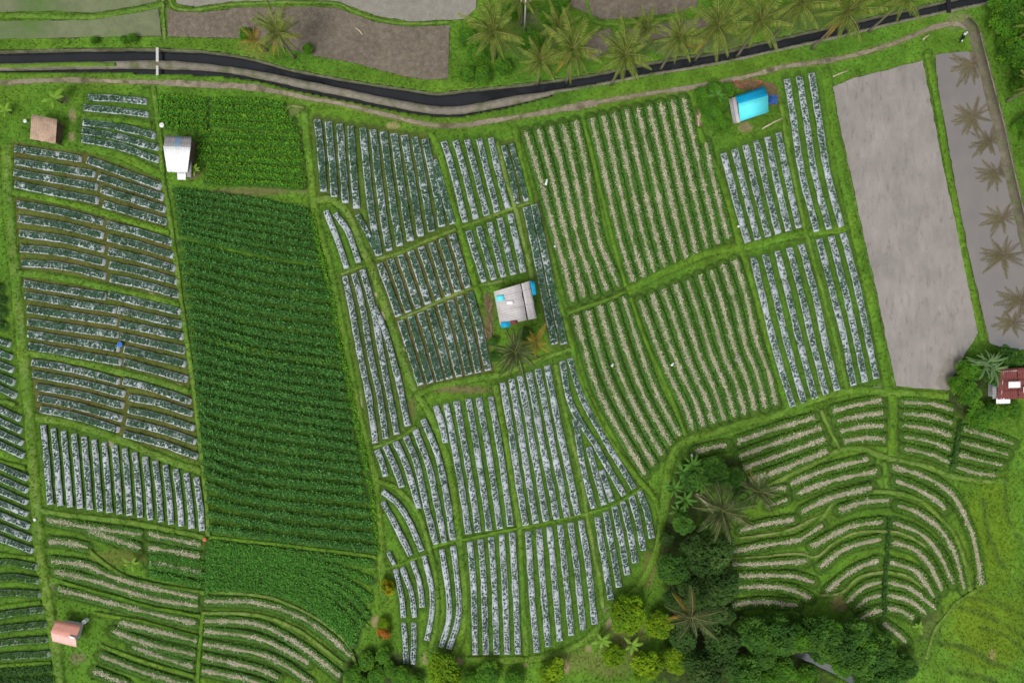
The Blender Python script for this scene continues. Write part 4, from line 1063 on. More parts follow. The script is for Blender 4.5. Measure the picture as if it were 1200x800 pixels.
# white hut
rg = [hp(191.5, 171.5, 2.9), hp(223.5, 172.5, 2.9)]
ne = [hp(194, 158.5, 2.2), hp(224.5, 160.5, 2.2)]; se = [hp(196, 201.5, 2.0), hp(219.5, 202.5, 2.0)]
hut = empty('farm_hut', (0, 0, 0), 'hut with a blinding white sheet roof and a narrow grey back slope', 'hut')
slope(ne[0], ne[1], rg[1], rg[0], 5, [M['grey_sheet'], M['grey_sheet'], M['slate_blue'], M['grey_sheet'], M['grey_sheet']], hut, waves=2)
slope(lift(rg[0], 0.05), lift(rg[1], 0.05), se[1], se[0], 5, [M['white_sheet']], hut, waves=2)
panel(hp(207.5, 202, 1.75), hp(218, 202.5, 1.75), hp(217.5, 211, 1.55), hp(208, 210.5, 1.55), 'porch_sheet', M['white_sheet'], hut, 3)
panel(hp(219.5, 189, 1.9), hp(224.5, 189.5, 1.8), hp(224, 208, 1.7), hp(219, 207.5, 1.75), 'side_sheet', M['grey_sheet'], hut, 2)
walls([ne[0], ne[1], se[1], se[0]], hut, M['planks'])
# blue tarp hut
rg = [hp(865, 122, 3.0), hp(900, 112, 3.0)]; ne = [hp(862, 113, 2.2), hp(895.5, 101, 2.2)]; se = [hp(867.5, 142.5, 2.0), hp(900.5, 131, 2.0)]
hut = empty('farm_hut', (0, 0, 0), 'hut with a bright blue and cyan tarpaulin gable roof', 'hut')
slope(ne[0], ne[1], rg[1], rg[0], 1, [M['azure']], hut, waves=0, name='tarp_panel')
slope(lift(rg[0], 0.04), lift(rg[1], 0.04), se[1], se[0], 1, [M['cyan']], hut, waves=0, name='tarp_panel')
slope(hp(854, 116, 2.0), hp(862.5, 113.5, 2.1), hp(867.5, 143.5, 2.0), hp(859.5, 145, 1.9), 2, [M['grey_sheet'], M['pale_sheet']], hut, waves=2)
walls([ne[0], ne[1], se[1], se[0]], hut, M['planks'])
# grey hut
ca = [hp(578.5, 341.5, 2.3), hp(609.5, 332.5, 2.9), hp(620.5, 329, 2.5), hp(628.8, 373, 2.5), hp(617.7, 375, 2.9), hp(586, 381, 2.3)]
hut = empty('farm_hut', (0, 0, 0), 'hut with a pale grey sheet roof, dark ridge gap and cyan patches, beside two palms', 'hut')
slope(ca[0], ca[5], lift(ca[4], 0), lift(ca[1], 0), 5, [M['pale_sheet']], hut, waves=3)
sh = np.array((0.16, 0.04, -0.05))
slope(ca[1]+sh, ca[4]+sh, ca[3], ca[2], 5, [M['pale_sheet']], hut, waves=3)
def patch(px0, py0, px1, py1, z0, z1, material, parent=hut, rot=0.0, name='roof_patch'):
    panel(hp(px0, py0, z0), hp(px1, py0-1.0, z1), hp(px1+1, py1-0.5, z1), hp(px0+1, py1+0.5, z0), name, material, parent, 0, thick=0.04)
patch(581.5, 346.5, 590, 352.5, 2.48, 2.66, M['cyan'])
patch(586.5, 377.5, 597, 383.5, 2.48, 2.62, M['azure'])
patch(597.5, 376, 606, 380, 2.62, 2.8, M['red_tile'])
patch(593, 353, 601, 356.5, 2.72, 2.9, M['white_sheet'])
panel(hp(621, 329, 2.42), hp(626.5, 330, 2.2), hp(628.5, 345, 2.2), hp(624.5, 346, 2.42), 'side_tarp', M['azure'], hut, 1)
walls([ca[0], ca[2], ca[3], ca[5]], hut, M['planks'])
# pink hut
rg = [hp(59.5, 740.5, 2.5), hp(88.8, 748, 2.5)]; ne = [hp(65.5, 726, 1.7), hp(95.5, 732, 1.7)]; se = [hp(61.5, 751, 1.6), hp(89.8, 757.8, 1.6)]
hut = empty('farm_hut', (0, 0, 0), 'small hut with a salmon pink gable roof by the grass path', 'hut')
slope(ne[0], ne[1], lift(rg[1], 0.04), lift(rg[0], 0.04), 4, [M['pink']], hut, waves=3)
slope(rg[0], rg[1], se[1], se[0], 4, [M['pale_pink']], hut, waves=3)
panel(hp(80, 744.3, 2.62), hp(88, 746.3, 2.62), hp(88.5, 749, 2.6), hp(82, 747.5, 2.6), 'ridge_patch', M['white_sheet'], hut, 0)
Q = walls([ne[0], ne[1], se[1], se[0]], hut, M['plaster'], inset=0.6)
gb = MB(); r1 = (np.array(rg[1])*0.93+np.array(rg[0])*0.07)-np.array((0, 0, 0.1))
a, b = Q[1], Q[2]; th = (np.array(rg[0])-np.array(rg[1])); th = th/np.linalg.norm(th)*0.1; th[2] = 0
gb.add([a+(0, 0, 0.004), b+(0, 0, 0.004), r1, a+th+(0, 0, 0.004), b+th+(0, 0, 0.004), r1+th], ((0,1,2),(5,4,3),(0,3,4,1),(1,4,5,2),(2,5,3,0)))
gb.build('gable', M['plaster'], hut)
tk = hp(98, 728.5, 1.0)
tank = empty('water_drum', (tk[0], tk[1], gz(tk[0], tk[1])), 'white drum standing at the corner of the pink-roofed hut', 'drum')
mb = MB(); mb.lathe((0, 0, 0), [(0.27, 0), (0.3, 0.05), (0.3, 0.35), (0.32, 0.38), (0.3, 0.41), (0.3, 0.75), (0.32, 0.78), (0.3, 0.81), (0.29, 1.02), (0.1, 1.08)]); mb.build('barrel', M['white_paint'], tank, True)
mb = MB(); mb.lathe((0.12, 0, 1.05), [(0.06, 0), (0.06, 0.06), (0.03, 0.08)], 10); mb.build('cap', M['blue_plastic'], tank)
# red house
N_ = [hp(1172, 433, 3.3), hp(1192, 431, 3.3), hp(1245, 428, 3.3)]; S_ = [hp(1169, 468, 2.7), hp(1194, 467, 2.7), hp(1245, 466, 2.7)]
hut = empty('house', (0, 0, 0), 'house with a dark red roof and white skylight sheets beside tall bananas', 'house')
for q in range(3):
    f0, f1 = q/3, (q+1)/3+(0.03 if q < 2 else 0)
    NN, SS = [np.array(p) for p in N_], [np.array(p) for p in S_]
    for (i, j) in ((0, 1), (1, 2)):
        L0, R0, L1, R1 = NN[i]+(SS[i]-NN[i])*f0, NN[j]+(SS[j]-NN[j])*f0, NN[i]+(SS[i]-NN[i])*f1, NN[j]+(SS[j]-NN[j])*f1
        sft = np.array((0, 0, -0.04*q + 0.1*(i == 1)))
        slope(L0+sft, R0+sft, R1+sft, L1+sft, 3 if i == 0 else 6, [M['red_tile']], hut, waves=3, name='roof_tile_strip')
panel(hp(1182, 447, 3.25), hp(1196, 446.5, 3.25), hp(1196, 454, 3.1), hp(1182, 454.5, 3.1), 'skylight', M['white_sheet'], hut, 3)
panel(hp(1167.5, 466.5, 2.62), hp(1184, 466, 2.62), hp(1184, 472.5, 2.4), hp(1167.5, 473, 2.4), 'porch_sheet', M['white_sheet'], hut, 4)
panel(hp(1199, 453, 3.3), hp(1212, 453, 3.3), hp(1212, 460, 3.2), hp(1199, 460, 3.2), 'skylight', M['pale_sheet'], hut, 3)
panel(hp(1163, 452, 2.4), hp(1168, 452, 2.5), hp(1168, 467, 2.4), hp(1163, 467, 2.3), 'side_sheet', M['grey_sheet'], hut, 1)
walls([N_[0], N_[2], S_[2], S_[0]], hut, M['plaster'], inset=0.4)

# ---------------------------------------------------------------- small things
def seg_box(mb, a, b, w, h):
    a = np.array(a, float); b = np.array(b, float); c = (a+b)/2; L = np.hypot(*(b-a)[:2])
    mb.box(c, (L, w, h), math.atan2(b[1]-a[1], b[0]-a[0]), ((b[2]-a[2])/max(L, 1e-6), 0))
# footbridge pipe over the canal
br = empty('canal_footbridge', (0, 0, 0), 'narrow pale concrete beam crossing the canal and the ditch', 'footbridge')
mb = MB(); seg_box(mb, W(184.5, 56, 0.14), W(184.5, 72.5, 0.14), 0.38, 0.14); mb.build('beam', M['concrete_pole'], br)
mb = MB(); seg_box(mb, W(184.5, 77.5, 0.14), W(184.5, 88.5, 0.14), 0.34, 0.14); mb.build('beam', M['concrete_pole'], br)
mb = MB(); seg_box(mb, W(1111, -8, 0.16), W(1112, 15, 0.16), 0.55, 0.16); o = mb.build('footbridge_plank', M['black']); tag(o, 'dark plank laid over the canal near the scooter', 'plank')
# poles
def pole(px, py, h, label, material, arm=True):
    p = W(px, py, 0)
    r = empty('utility_pole', p, label, 'pole')
    mb = MB(); mb.tube([(0, 0, -0.3), (0, 0, h*0.5), (0, 0, h)], [0.14, 0.12, 0.09], 10); mb.build('shaft', material, r, True)
    if arm:
        mb = MB(); mb.box((0, 0, h-0.5), (1.4, 0.09, 0.1)); mb.build('crossarm', M['wood'], r)
        for sx in (-0.6, 0.6):
            mb = MB(); mb.lathe((sx, 0, h-0.45), [(0.04, 0), (0.06, 0.05), (0.03, 0.12)], 8); mb.build('insulator', M['white_paint'], r)
pole(614.5, 38, 9.5, 'pale concrete utility pole beside the canal palms', M['concrete_pole'])
# bucket
def bucket(px, py, label, material, r=0.25, h=0.42):
    o = empty('bucket', W(px, py, 0.02), label, 'bucket')
    mb = MB(); mb.lathe((0, 0, 0), [(r*0.75, 0), (r, h), (r*1.08, h), (r*1.08, h-0.03), (r*1.0, h-0.03)], 14); mb.build('body', material, o, False)
    mb = MB(); mb.lathe((0, 0, h), [(r*1.05, 0.004), (r*1.05, 0.03), (r*0.4, 0.05)], 14); mb.build('lid', material, o, False)
    mb = MB(); mb.tube([(r*math.cos(t), 0, h+0.02+r*0.8*math.sin(t)) for t in np.linspace(0, math.pi, 9)], 0.012, 6); mb.build('handle', M['metal'], o)
bucket(142.5, 403.5, 'blue bucket standing in the gap between two cabbage bed blocks', M['blue_plastic'], 0.36, 0.5)
bucket(191.5, 148, 'white bucket on the path corner above the white-roofed hut', M['white_paint'], 0.33, 0.5)
bucket(31.5, 143, 'white bucket on the grass next to the tan-roofed shelter', M['white_paint'], 0.24, 0.4)
bucket(42.5, 608, 'white bucket on the grass path above the striped beds', M['white_paint'], 0.2, 0.35)
bucket(241, 631, 'orange bucket at the corner of the dark leafy field', M['orange'], 0.28, 0.4)
# white rags on sticks in the striped fields
def rag(px, py, label, ang=0.6, material=None, L=0.7):
    p = W(px, py, 0.2); o = empty('bird_scarer', p, label, 'bird scarer', 'bird scarers in the striped fields')
    mb = MB(); mb.tube([(0, 0, -0.3), (0.02, 0, 0.6), (0.05, 0, 1.2)], 0.02, 6); mb.build('stick', M['pale_wood'], o)
    n = 5; vs = []
    for i in range(n):
        t = i/(n-1)
        for s in (-1, 1):
            vs.append((0.05+math.cos(ang)*L*t - math.sin(ang)*0.16*s*(1-0.3*t), math.sin(ang)*L*t + math.cos(ang)*0.16*s*(1-0.3*t), 1.15-0.25*t*t+0.05*math.sin(5*t+s)))
    fs = [(2*i, 2*i+1, 2*i+3, 2*i+2) for i in range(n-1)]
    mb = MB(); mb.add(vs, fs); mb.add([(x, y, z-0.012) for x, y, z in vs], [f[::-1] for f in fs]); mb.build('rag', material or M['white_paint'], o)
rag(638.5, 219, 'long white rag on a stick near the top of the upper striped field', 1.3, L=0.95)
rag(648.5, 290, 'white rag on a stick in the bank beside the narrow cabbage beds', 0.3, L=0.35)
rag(715, 429, 'white rag on a stick in the lower striped field, on the wedge side', 1.0, L=0.5)
rag(784, 428, 'white rag on a stick in the middle of the lower striped field', 0.7, L=0.6)
rag(808, 534, 'white rag on a stick near the tip of the palm thicket', 1.5, L=0.45)
rag(861, 267, 'white rag on a stick at the bank by the seedling beds', 0.2, L=0.45)
rag(858, 421, 'dark grey rag on a stick in the lower striped field', 0.5, M['grey_sheet'], L=1.0)
# logs
def log(px0, py0, px1, py1, r, label, material=None):
    a = W(px0, py0, r+0.02); b = W(px1, py1, r+0.02); m = (a+b)/2+np.array((0.05, 0.08, 0.02))
    mb = MB(); mb.tube([a, m, b], [r, r*0.92, r*0.8], 8); o = mb.build('log', material or M['pale_wood'], None, True); tag(o, label, 'log')
log(893, 151, 917, 138.5, 0.12, 'long pale pole lying on the grass below the blue-roofed hut')
log(976, 90, 994, 83, 0.12, 'pale log lying on the bank corner of the grey flooded field')
log(417, 33, 425, 41, 0.1, 'pale stick lying on the brown fallow field')
log(816, 578, 836, 600, 0.22, 'bare pale trunk fallen across the palm thicket')
log(1081, 47, 1089, 41, 0.12, 'short pale stick on the grass near the scooter')
# scrap heap by the blue hut: separate boards
k = 0
for (cx, cy, n, sx, sy, mt, lab) in ((878, 99, 16, 20, 5, 'rust', 'rusty scrap board in the heap behind the blue-roofed hut'), (573, 368, 12, 4, 24, 'wood', 'brown scrap board lying along the grey-roofed hut'), (820, 138, 7, 3, 9, 'pale_wood', 'weathered board in the small heap on the field edge')):
    for i in range(n):
        px, py = cx+random.uniform(-sx, sx), cy+random.uniform(-sy, sy)-(px_ := 0)
        a = W(px, py, 0.06+0.035*(i % 5)); an = random.uniform(-0.5, 0.9) + (1.4 if sy > sx else 0); L = random.uniform(0.7, 1.8)
        mb = MB(); mb.box(a, (L, random.uniform(0.12, 0.28), 0.03), an, (random.uniform(-0.08, 0.08), 0)); o = mb.build('scrap_board', M[mt if i % 4 else 'wood'])
        tag(o, lab, 'board', lab.replace('board', 'boards'))
# crumpled blue tarp
vs = []; n = 9
for i in range(n):
    for j in range(n):
        r_ = math.hypot(i-4, j-4)/4
        vs.append(tuple(W(906+(i-4)*1.25, 117+(j-4)*1.3, 0.05+max(0, 0.5*(1-r_))+0.22*random.random()*(r_ < 1.1))))
mb = MB(); mb.add(vs, [(i*n+j, i*n+j+1, (i+1)*n+j+1, (i+1)*n+j) for i in range(n-1) for j in range(n-1)])
o = mb.build('tarp_heap', M['blue_tarp']); tag(o, 'crumpled dark blue tarpaulin heap beside the blue-roofed hut', 'tarpaulin')

# ---------------------------------------------------------------- scooter
sp = W(1126.5, 45, 0.03)
sco = empty('scooter', sp, 'parked black scooter with white panels where the dirt path meets the road', 'scooter', rz=math.radians(62))
def part(mbf, name, material, parent=None, smooth=True):
    mb = MB(); mbf(mb); return mb.build(name, material, parent or sco, smooth)
for x in (-0.62, 0.62):
    wh = part(lambda m: m.tube([(x, -0.055, 0.26), (x, 0.055, 0.26)], 0.2, 14), 'wheel', M['metal'])
    ring = [(x+0.23*math.cos(t), 0, 0.26+0.23*math.sin(t)) for t in np.linspace(0, 2*math.pi, 17)]
    part(lambda m: m.tube(ring, 0.055, 7), 'tyre', M['black'], wh)
part(lambda m: (m.tube([(-0.8, 0, 0.52), (-0.5, 0, 0.58), (-0.1, 0, 0.5), (0.12, 0, 0.32)], [0.1, 0.19, 0.17, 0.12], 10)), 'body', M['black'])
part(lambda m: m.tube([(0.1, 0, 0.28), (0.3, 0, 0.24), (0.42, 0, 0.34)], [0.15, 0.17, 0.12], 10), 'footboard', M['black'])
part(lambda m: m.tube([(-0.72, 0, 0.76), (-0.35, 0, 0.78), (0.0, 0, 0.7)], [0.1, 0.15, 0.1], 10), 'seat', M['black'])
part(lambda m: m.tube([(0.4, 0, 0.34), (0.5, 0, 0.7), (0.42, 0, 1.0)], [0.17, 0.2, 0.12], 10), 'front_shield', M['white_paint'])
part(lambda m: m.tube([(0.62, 0, 0.26), (0.52, 0, 0.6), (0.4, 0, 1.02)], 0.035, 8), 'fork', M['metal'])
part(lambda m: m.tube([(0.62-0.22, 0, 0.5), (0.66, 0, 0.52), (0.84, 0, 0.4)], [0.06, 0.08, 0.05], 8), 'mudguard', M['white_paint'])
part(lambda m: m.tube([(0.32, -0.36, 1.02), (0.42, -0.12, 1.03), (0.42, 0.12, 1.03), (0.32, 0.36, 1.02)], 0.03, 8), 'handlebar', M['metal'])
part(lambda m: m.lathe((0.52, 0, 0.93), [(0.08, 0), (0.09, 0.06), (0.04, 0.1)], 10), 'headlight', M['white_paint'])
for s in (-1, 1):
    part(lambda m: m.tube([(0.38, s*0.26, 1.05), (0.36, s*0.3, 1.22), (0.36, s*0.36, 1.24)], [0.012, 0.012, 0.05], 6), 'mirror', M['black'])
part(lambda m: m.tube([(-0.95, 0, 0.78), (-0.75, 0, 0.8)], [0.06, 0.13], 8), 'tail_rack', M['white_paint'])

# ---------------------------------------------------------------- palms
def frond_mesh(e0, e1, cols, seed, dry=False):
    r = np.random.default_rng(seed); L = 4.0; n = 15
    el = np.radians(np.linspace(e0, e1, n)); st = L/(n-1)
    x = np.concatenate([[0], np.cumsum(np.cos(el[:-1])*st)]); z = np.concatenate([[0], np.cumsum(np.sin(el[:-1])*st)])
    yb = 0.25*r.uniform(-1, 1)*np.linspace(0, 1, n)**2
    p = np.stack([x, yb, z], -1)
    V_ = []; F_ = []; C_ = []
    # rachis: triangular rod
    rad = np.linspace(0.045, 0.01, n)
    rc = np.array((0.46, 0.45, 0.17)) if not dry else np.array((0.5, 0.38, 0.12))
    ring = np.stack([p+np.stack([0*rad, -rad, 0*rad], -1), p+np.stack([0*rad, rad, 0*rad], -1), p+np.stack([0*rad, 0*rad, rad*1.1], -1)], 1).reshape(-1, 3)
    i = np.arange(n*3).reshape(n, 3); f = []
    for k in range(3):
        f.append(np.stack([i[:-1, k], i[1:, k], i[1:, (k+1) % 3], i[:-1, (k+1) % 3]], -1))
    V_.append(ring); F_.append(np.vstack(f)); C_.append(np.repeat(rc[None], n*3, 0)); nv = n*3
    m = 38
    t = np.linspace(0.13, 0.99, m)
    for s in (-1, 1):
        tt = np.clip(t+r.uniform(-0.008, 0.008, m), 0, 0.999)
        bx = np.interp(tt*(n-1), np.arange(n), p[:, 0]); by = np.interp(tt*(n-1), np.arange(n), p[:, 1]); bz = np.interp(tt*(n-1), np.arange(n), p[:, 2])
        b = np.stack([bx, by, bz], -1)
        ee = np.interp(tt*(n-1), np.arange(n), el)
        fw = np.stack([np.cos(ee), 0*ee, np.sin(ee)], -1)
        ln = 0.82*(0.35+0.65*np.sin(np.pi*np.clip(tt*0.85+0.12, 0, 1)))*r.uniform(0.85, 1.1, m)
        sw = np.interp(tt, [0.1, 1], [0.55, 1.15])
        d = fw*np.sin(sw)[:, None] + np.array((0, s, 0))*np.cos(sw)[:, None] + np.array((0, 0, -1))*(0.25+0.35*tt+0.2*r.random(m))[:, None]
        d /= np.linalg.norm(d, axis=1)[:, None]
        wv = fw*0.05
        mid = b + d*ln[:, None]*0.45
        tip = b + d*ln[:, None] + np.array((0, 0, -1))*(0.18*ln)[:, None]
        v = np.stack([b, mid-wv, tip, mid+wv], 1).reshape(-1, 3)
        c = np.array(cols)[r.integers(0, len(cols), m)]*(0.8+0.4*r.random((m, 1)))
        if dry: c = c*np.where(tt[:, None] > 0.45, 1.0, 0.8)
        V_.append(v); F_.append(np.arange(m*4).reshape(m, 4)+nv); C_.append(np.repeat(c, 4, 0)); nv += m*4
    me = np_mesh('frond', np.vstack(V_), np.vstack(F_), np.vstack(C_))
    me.materials.append(M['leaf']); return me

PG = [(0.15, 0.22, 0.03), (0.20, 0.26, 0.04), (0.12, 0.19, 0.03), (0.26, 0.29, 0.06)]
PD = [(0.085, 0.125, 0.04), (0.11, 0.145, 0.055), (0.15, 0.165, 0.075), (0.07, 0.10, 0.035)]
PY_ = [(0.42, 0.27, 0.03), (0.36, 0.25, 0.04), (0.30, 0.24, 0.05)]
ELV = [(78, 45), (62, 15), (45, -12), (28, -32), (8, -48), (-14, -58)]
FR = {k: [frond_mesh(a, b, cs, 100+i+10*q, k == 'dry') for i, (a, b) in enumerate(ELV)] for q, (k, cs) in enumerate((('green', PG), ('dull', PD), ('dry', PY_)))}
nut = MB()
for i in range(7):
    t = i*0.9; nut.lathe((0.2*math.cos(t), 0.2*math.sin(t), -0.22-0.06*(i % 3)), [(0.02, -0.12), (0.1, -0.05), (0.1, 0.05), (0.02, 0.12)], 8)
nut_me = bpy.data.meshes.new('coconuts'); nut_me.from_pydata(nut.v, [], nut.f); nut_me.materials.append(paintm('coconut_husk', (0.30, 0.15, 0.04), 0.7, var=0.3))
bud = MB(); bud.lathe((0, 0, -0.35), [(0.12, 0), (0.2, 0.2), (0.16, 0.45), (0.05, 0.7)], 10)
bud_me = bpy.data.meshes.new('crown_shaft'); bud_me.from_pydata(bud.v, [], bud.f); bud_me.materials.append(paintm('crown_fibre', (0.16, 0.15, 0.05), 0.9, var=0.3))

def palm(px, py, r_px, h, label, tone='green', n=20, lean=(0.0, 0.0), group=None, dry=0, seed=0, miss=0.0):
    rr = random.Random(seed*7+int(px*3+py))
    cr = hp(px, py, h)
    bx, by = cr[0]+lean[0], cr[1]+lean[1]; g = gz(bx, by)
    o = empty('coconut_palm', (bx, by, g), label, 'palm tree', group)
    top = np.array((cr[0]-bx, cr[1]-by, cr[2]-g))
    pts = [np.array((0, 0, -0.3))] + [np.array((top[0]*t**1.6, top[1]*t**1.6, top[2]*t)) for t in (0.12, 0.3, 0.5, 0.7, 0.85, 1.0)]
    mb = MB(); mb.tube(pts, [0.26, 0.19, 0.16, 0.145, 0.13, 0.125, 0.12], 9); mb.build('trunk', M['palm_trunk'], o, True)
    b = link('crown_shaft', bud_me, None, o); b.location = tuple(top)
    if tone == 'green' and rr.random() < 0.7:
        b = link('coconuts', nut_me, None, o); b.location = tuple(top)
    L = r_px*(H-cr[2])/(H*PPM)*1.16
    for i in range(n):
        if rr.random() < miss: continue
        f = i/(n-1); cl = min(5, int(f**1.15*6)); 
        k = 'dry' if (dry and (i >= n-dry or (tone == 'dry'))) else tone
        q = link('frond', FR[k][cl], None, o)
        q.location = (top[0], top[1], top[2]-0.05-0.25*f)
        q.rotation_euler = (rr.uniform(-0.15, 0.15), rr.uniform(-0.1, 0.1), i*2.39996+rr.uniform(-0.2, 0.2))
        s = L/4.0*rr.uniform(0.85, 1.08)*(0.8+0.25*math.sin(math.pi*min(1, f+0.25)))*1.05
        q.scale = (s, s, s)
    return o
GP = 'coconut palms lining the canal'
CANAL = [(325, 38, 29, 7.5, 1), (578, 37, 36, 9, 0), (634, 71, 27, 7, 0), (671, 58, 36, 10, 0), (732, 65, 34, 9, 0), (796, 45, 30, 9, 0), (841, 30, 38, 10, 0), (891, 25, 35, 10, 0), (938, 4, 36, 10, 0), (992, 14, 37, 10, 0), (1062, -4, 30, 9, 0), (757, 33, 20, 6, 0), (655, 30, 24, 8, 0), (1020, -14, 30, 9, 0), (610, -6, 26, 8, 0)]
PALM_LABELS = ['lone coconut palm between the brown fallow field and the canal',
 'broad coconut palm at the corner of the brown fallow field, next to the utility pole',
 'smaller coconut palm on the canal bank, next after the utility pole',
 'large coconut palm on the canal bank between the utility pole and the bare brown patch',
 'coconut palm on the canal bank opposite the middle of the upper striped field',
 'coconut palm on the canal bank facing the path corner of the striped field',
 'wide coconut palm on the canal bank facing the garden of the blue-roofed hut',
 'coconut palm on the canal bank straight behind the blue-roofed hut',
 'coconut palm on the canal bank facing the three long seedling beds',
 'wide coconut palm overhanging the canal by the grey flooded field corner',
 'coconut palm nearest to the dark plank over the canal',
 'small young coconut palm set back on the brown strip behind the canal row',
 'small coconut palm set back behind the large one near the utility pole',
 'coconut palm set back from the canal near the dark plank',
 'coconut palm rising behind the utility pole']
for i, (px, py, r, h, d) in enumerate(CANAL):
    lab = PALM_LABELS[i]
    palm(px, py, r, h, lab, 'green', 22, (random.uniform(-0.5, 0.5), random.uniform(-0.6, 0.2)), GP, dry=2 if i % 3 == 0 else 1, seed=i)
palm(299, 47, 17, 4, 'young yellowing palm leaning over the canal edge', 'dry', 11, (0.2, 0.2), dry=11, seed=31)
palm(604, 412, 29, 6.0, 'green coconut palm at the corner of the grey-roofed hut', 'dull', 22, (0.2, 0.3), seed=40)
palm(628, 401, 22, 6.5, 'sparse palm with orange dying fronds next to the grey-roofed hut', 'dry', 8, (0.3, 0.2), dry=8, seed=41)
palm(845, 598, 34, 9, 'largest spreading palm of the thicket, beside the terrace beds', 'dull', 24, (-0.5, 0.6), dry=1, seed=50)
palm(889, 575, 25, 8, 'smaller olive palm of the thicket overhanging the terrace beds', 'dull', 20, (-0.6, 0.3), dry=1, seed=51)
palm(811, 722, 33, 9, 'ragged palm with broken pale fronds deep in the thicket', 'dull', 15, (-0.6, 1.0), dry=4, seed=52, miss=0.15)
# the row beyond the farm road; its crowns mirror in the flooded field
for i, (rx, ry, h, r) in enumerate(((1138, 76, 7.0, 26), (1139, 137, 6.5, 25), (1158, 166, 7.0, 22), (1167, 204, 6.5, 24), (1172, 256, 6.5, 22), (1174, 300, 7, 27), (1194, 352, 7, 26), (1184, 378, 6, 20))):
    z0 = 0.43
    kx, ky = (rx-600)*(H-2*z0+h+z0)/(H*PPM), (400-ry)*(H-2*z0+h+z0)/(H*PPM)     # mirror point below the water, put back above it
    pxx, pyy = 600+kx*PPM*H/(H-h-z0), 400-ky*PPM*H/(H-h-z0)
    palm(pxx, pyy, r, h, 'coconut palm on the far verge of the farm road beside the flooded field', 'green', 20, (0.6, 0.1), 'palms beyond the farm road', dry=1, seed=60+i)

# ---------------------------------------------------------------- broadleaf trees and bushes
def crown_mesh(cols, seed, clumps=15, leaves=230, leaf=0.15, flat=0.85):
    r = np.random.default_rng(seed); V_ = []; F_ = []; C_ = []; nv = 0
    for k in range(clumps):
        t = k*2.39996; zz = 1-(k+0.5)/clumps*1.55
        rad = math.sqrt(max(0.02, 1-zz*zz))
        cc = np.array((math.cos(t)*rad, math.sin(t)*rad, zz*flat))*r.uniform(0.5, 0.85)
        cr = r.uniform(0.2, 0.42); n = int(leaves*(cr/0.35)**2)
        d = r.normal(size=(n, 3)); d /= np.linalg.norm(d, axis=1)[:, None]; d[:, 2] = np.where(d[:, 2] < -0.35, -d[:, 2], d[:, 2])
        pos = cc + d*cr*(r.uniform(0.55, 1.05, n)[:, None])
        az = np.arctan2(d[:, 1], d[:, 0]) + r.uniform(-0.9, 0.9, n)
        el = r.uniform(-0.5, 0.6, n)
        base_c = np.array(cols)[r.integers(0, len(cols))]*(0.8+0.4*r.random())
        c = base_c*(0.75+0.5*r.random((n, 1)))*(1+0.1*(r.random((n, 3))-0.5))
        v, f, c4 = kites(pos, az, el, leaf*r.uniform(0.7, 1.2, n), leaf*r.uniform(0.45, 0.75, n), c)
        V_.append(v); F_.append(f+nv); C_.append(c4); nv += len(v)
    me = np_mesh('crown', np.vstack(V_), np.vstack(F_), np.vstack(C_)); me.materials.append(M['tree_leaf']); return me
TC = {'dark': [(0.05, 0.115, 0.024), (0.062, 0.135, 0.026), (0.08, 0.15, 0.035)],
      'mid': [(0.075, 0.195, 0.026), (0.10, 0.23, 0.03), (0.06, 0.16, 0.026)],
      'bright': [(0.10, 0.26, 0.02), (0.13, 0.30, 0.022), (0.08, 0.215, 0.022)],
      'lime': [(0.18, 0.33, 0.01), (0.23, 0.37, 0.012), (0.14, 0.27, 0.012)],
      'yellow': [(0.50, 0.42, 0.01), (0.35, 0.34, 0.01), (0.14, 0.2, 0.015)],
      'orange': [(0.45, 0.13, 0.02), (0.40, 0.22, 0.03), (0.10, 0.14, 0.02)]}
CM = {k: [crown_mesh(c, 10*i+j+1, clumps=17+5*j, leaf=0.17-0.02*j if k not in ('dark', 'mid') else 0.14) for j in range(3)] for i, (k, c) in enumerate(TC.items())}
tb = MB(); tb.tube([(0, 0, -0.15), (0.02, 0, 0.3), (0, 0.02, 0.62), (0.02, 0, 0.85)], [0.075, 0.055, 0.045, 0.03], 8)
for a in range(5):
    t = a*1.256; tb.tube([(0, 0, 0.42+0.05*a), (0.14*math.cos(t), 0.14*math.sin(t), 0.58+0.05*a), (0.3*math.cos(t), 0.3*math.sin(t), 0.72+0.04*a)], [0.035, 0.025, 0.012], 6)
trunk_me = bpy.data.meshes.new('trunk'); trunk_me.from_pydata(tb.v, [], tb.f); trunk_me.materials.append(M['bark'])
def tree(px, py, r_px, h, tone, label, group=None, name='tree', sq=1.0):
    rr = random.Random(int(px*13+py*7))
    c = hp(px, py, h*0.62); g = gz(c[0], c[1])
    R = r_px*(H-c[2])/(H*PPM)*1.12
    o = empty(name, (c[0], c[1], g), label, 'bush' if name == 'bush' else 'tree', group, rz=rr.uniform(0, 6.28))
    t = link('trunk', trunk_me, None, o); t.scale = (R*0.9 if name == 'bush' else 2.2, R*0.9 if name == 'bush' else 2.2, h*0.75)
    q = link('crown', CM[tone][rr.randrange(3)], None, o)
    zz = min(R*1.0, h*0.5)
    q.location = (0, 0, max(h-zz*0.9, zz*0.75)); q.scale = (R*rr.uniform(0.92, 1.08), R*sq*rr.uniform(0.92, 1.08), zz)
    return o
def trees(lst, tone, label, group, name='tree'):
    for (px, py, r, h) in lst: tree(px, py, r, h, tone, label, group, name)
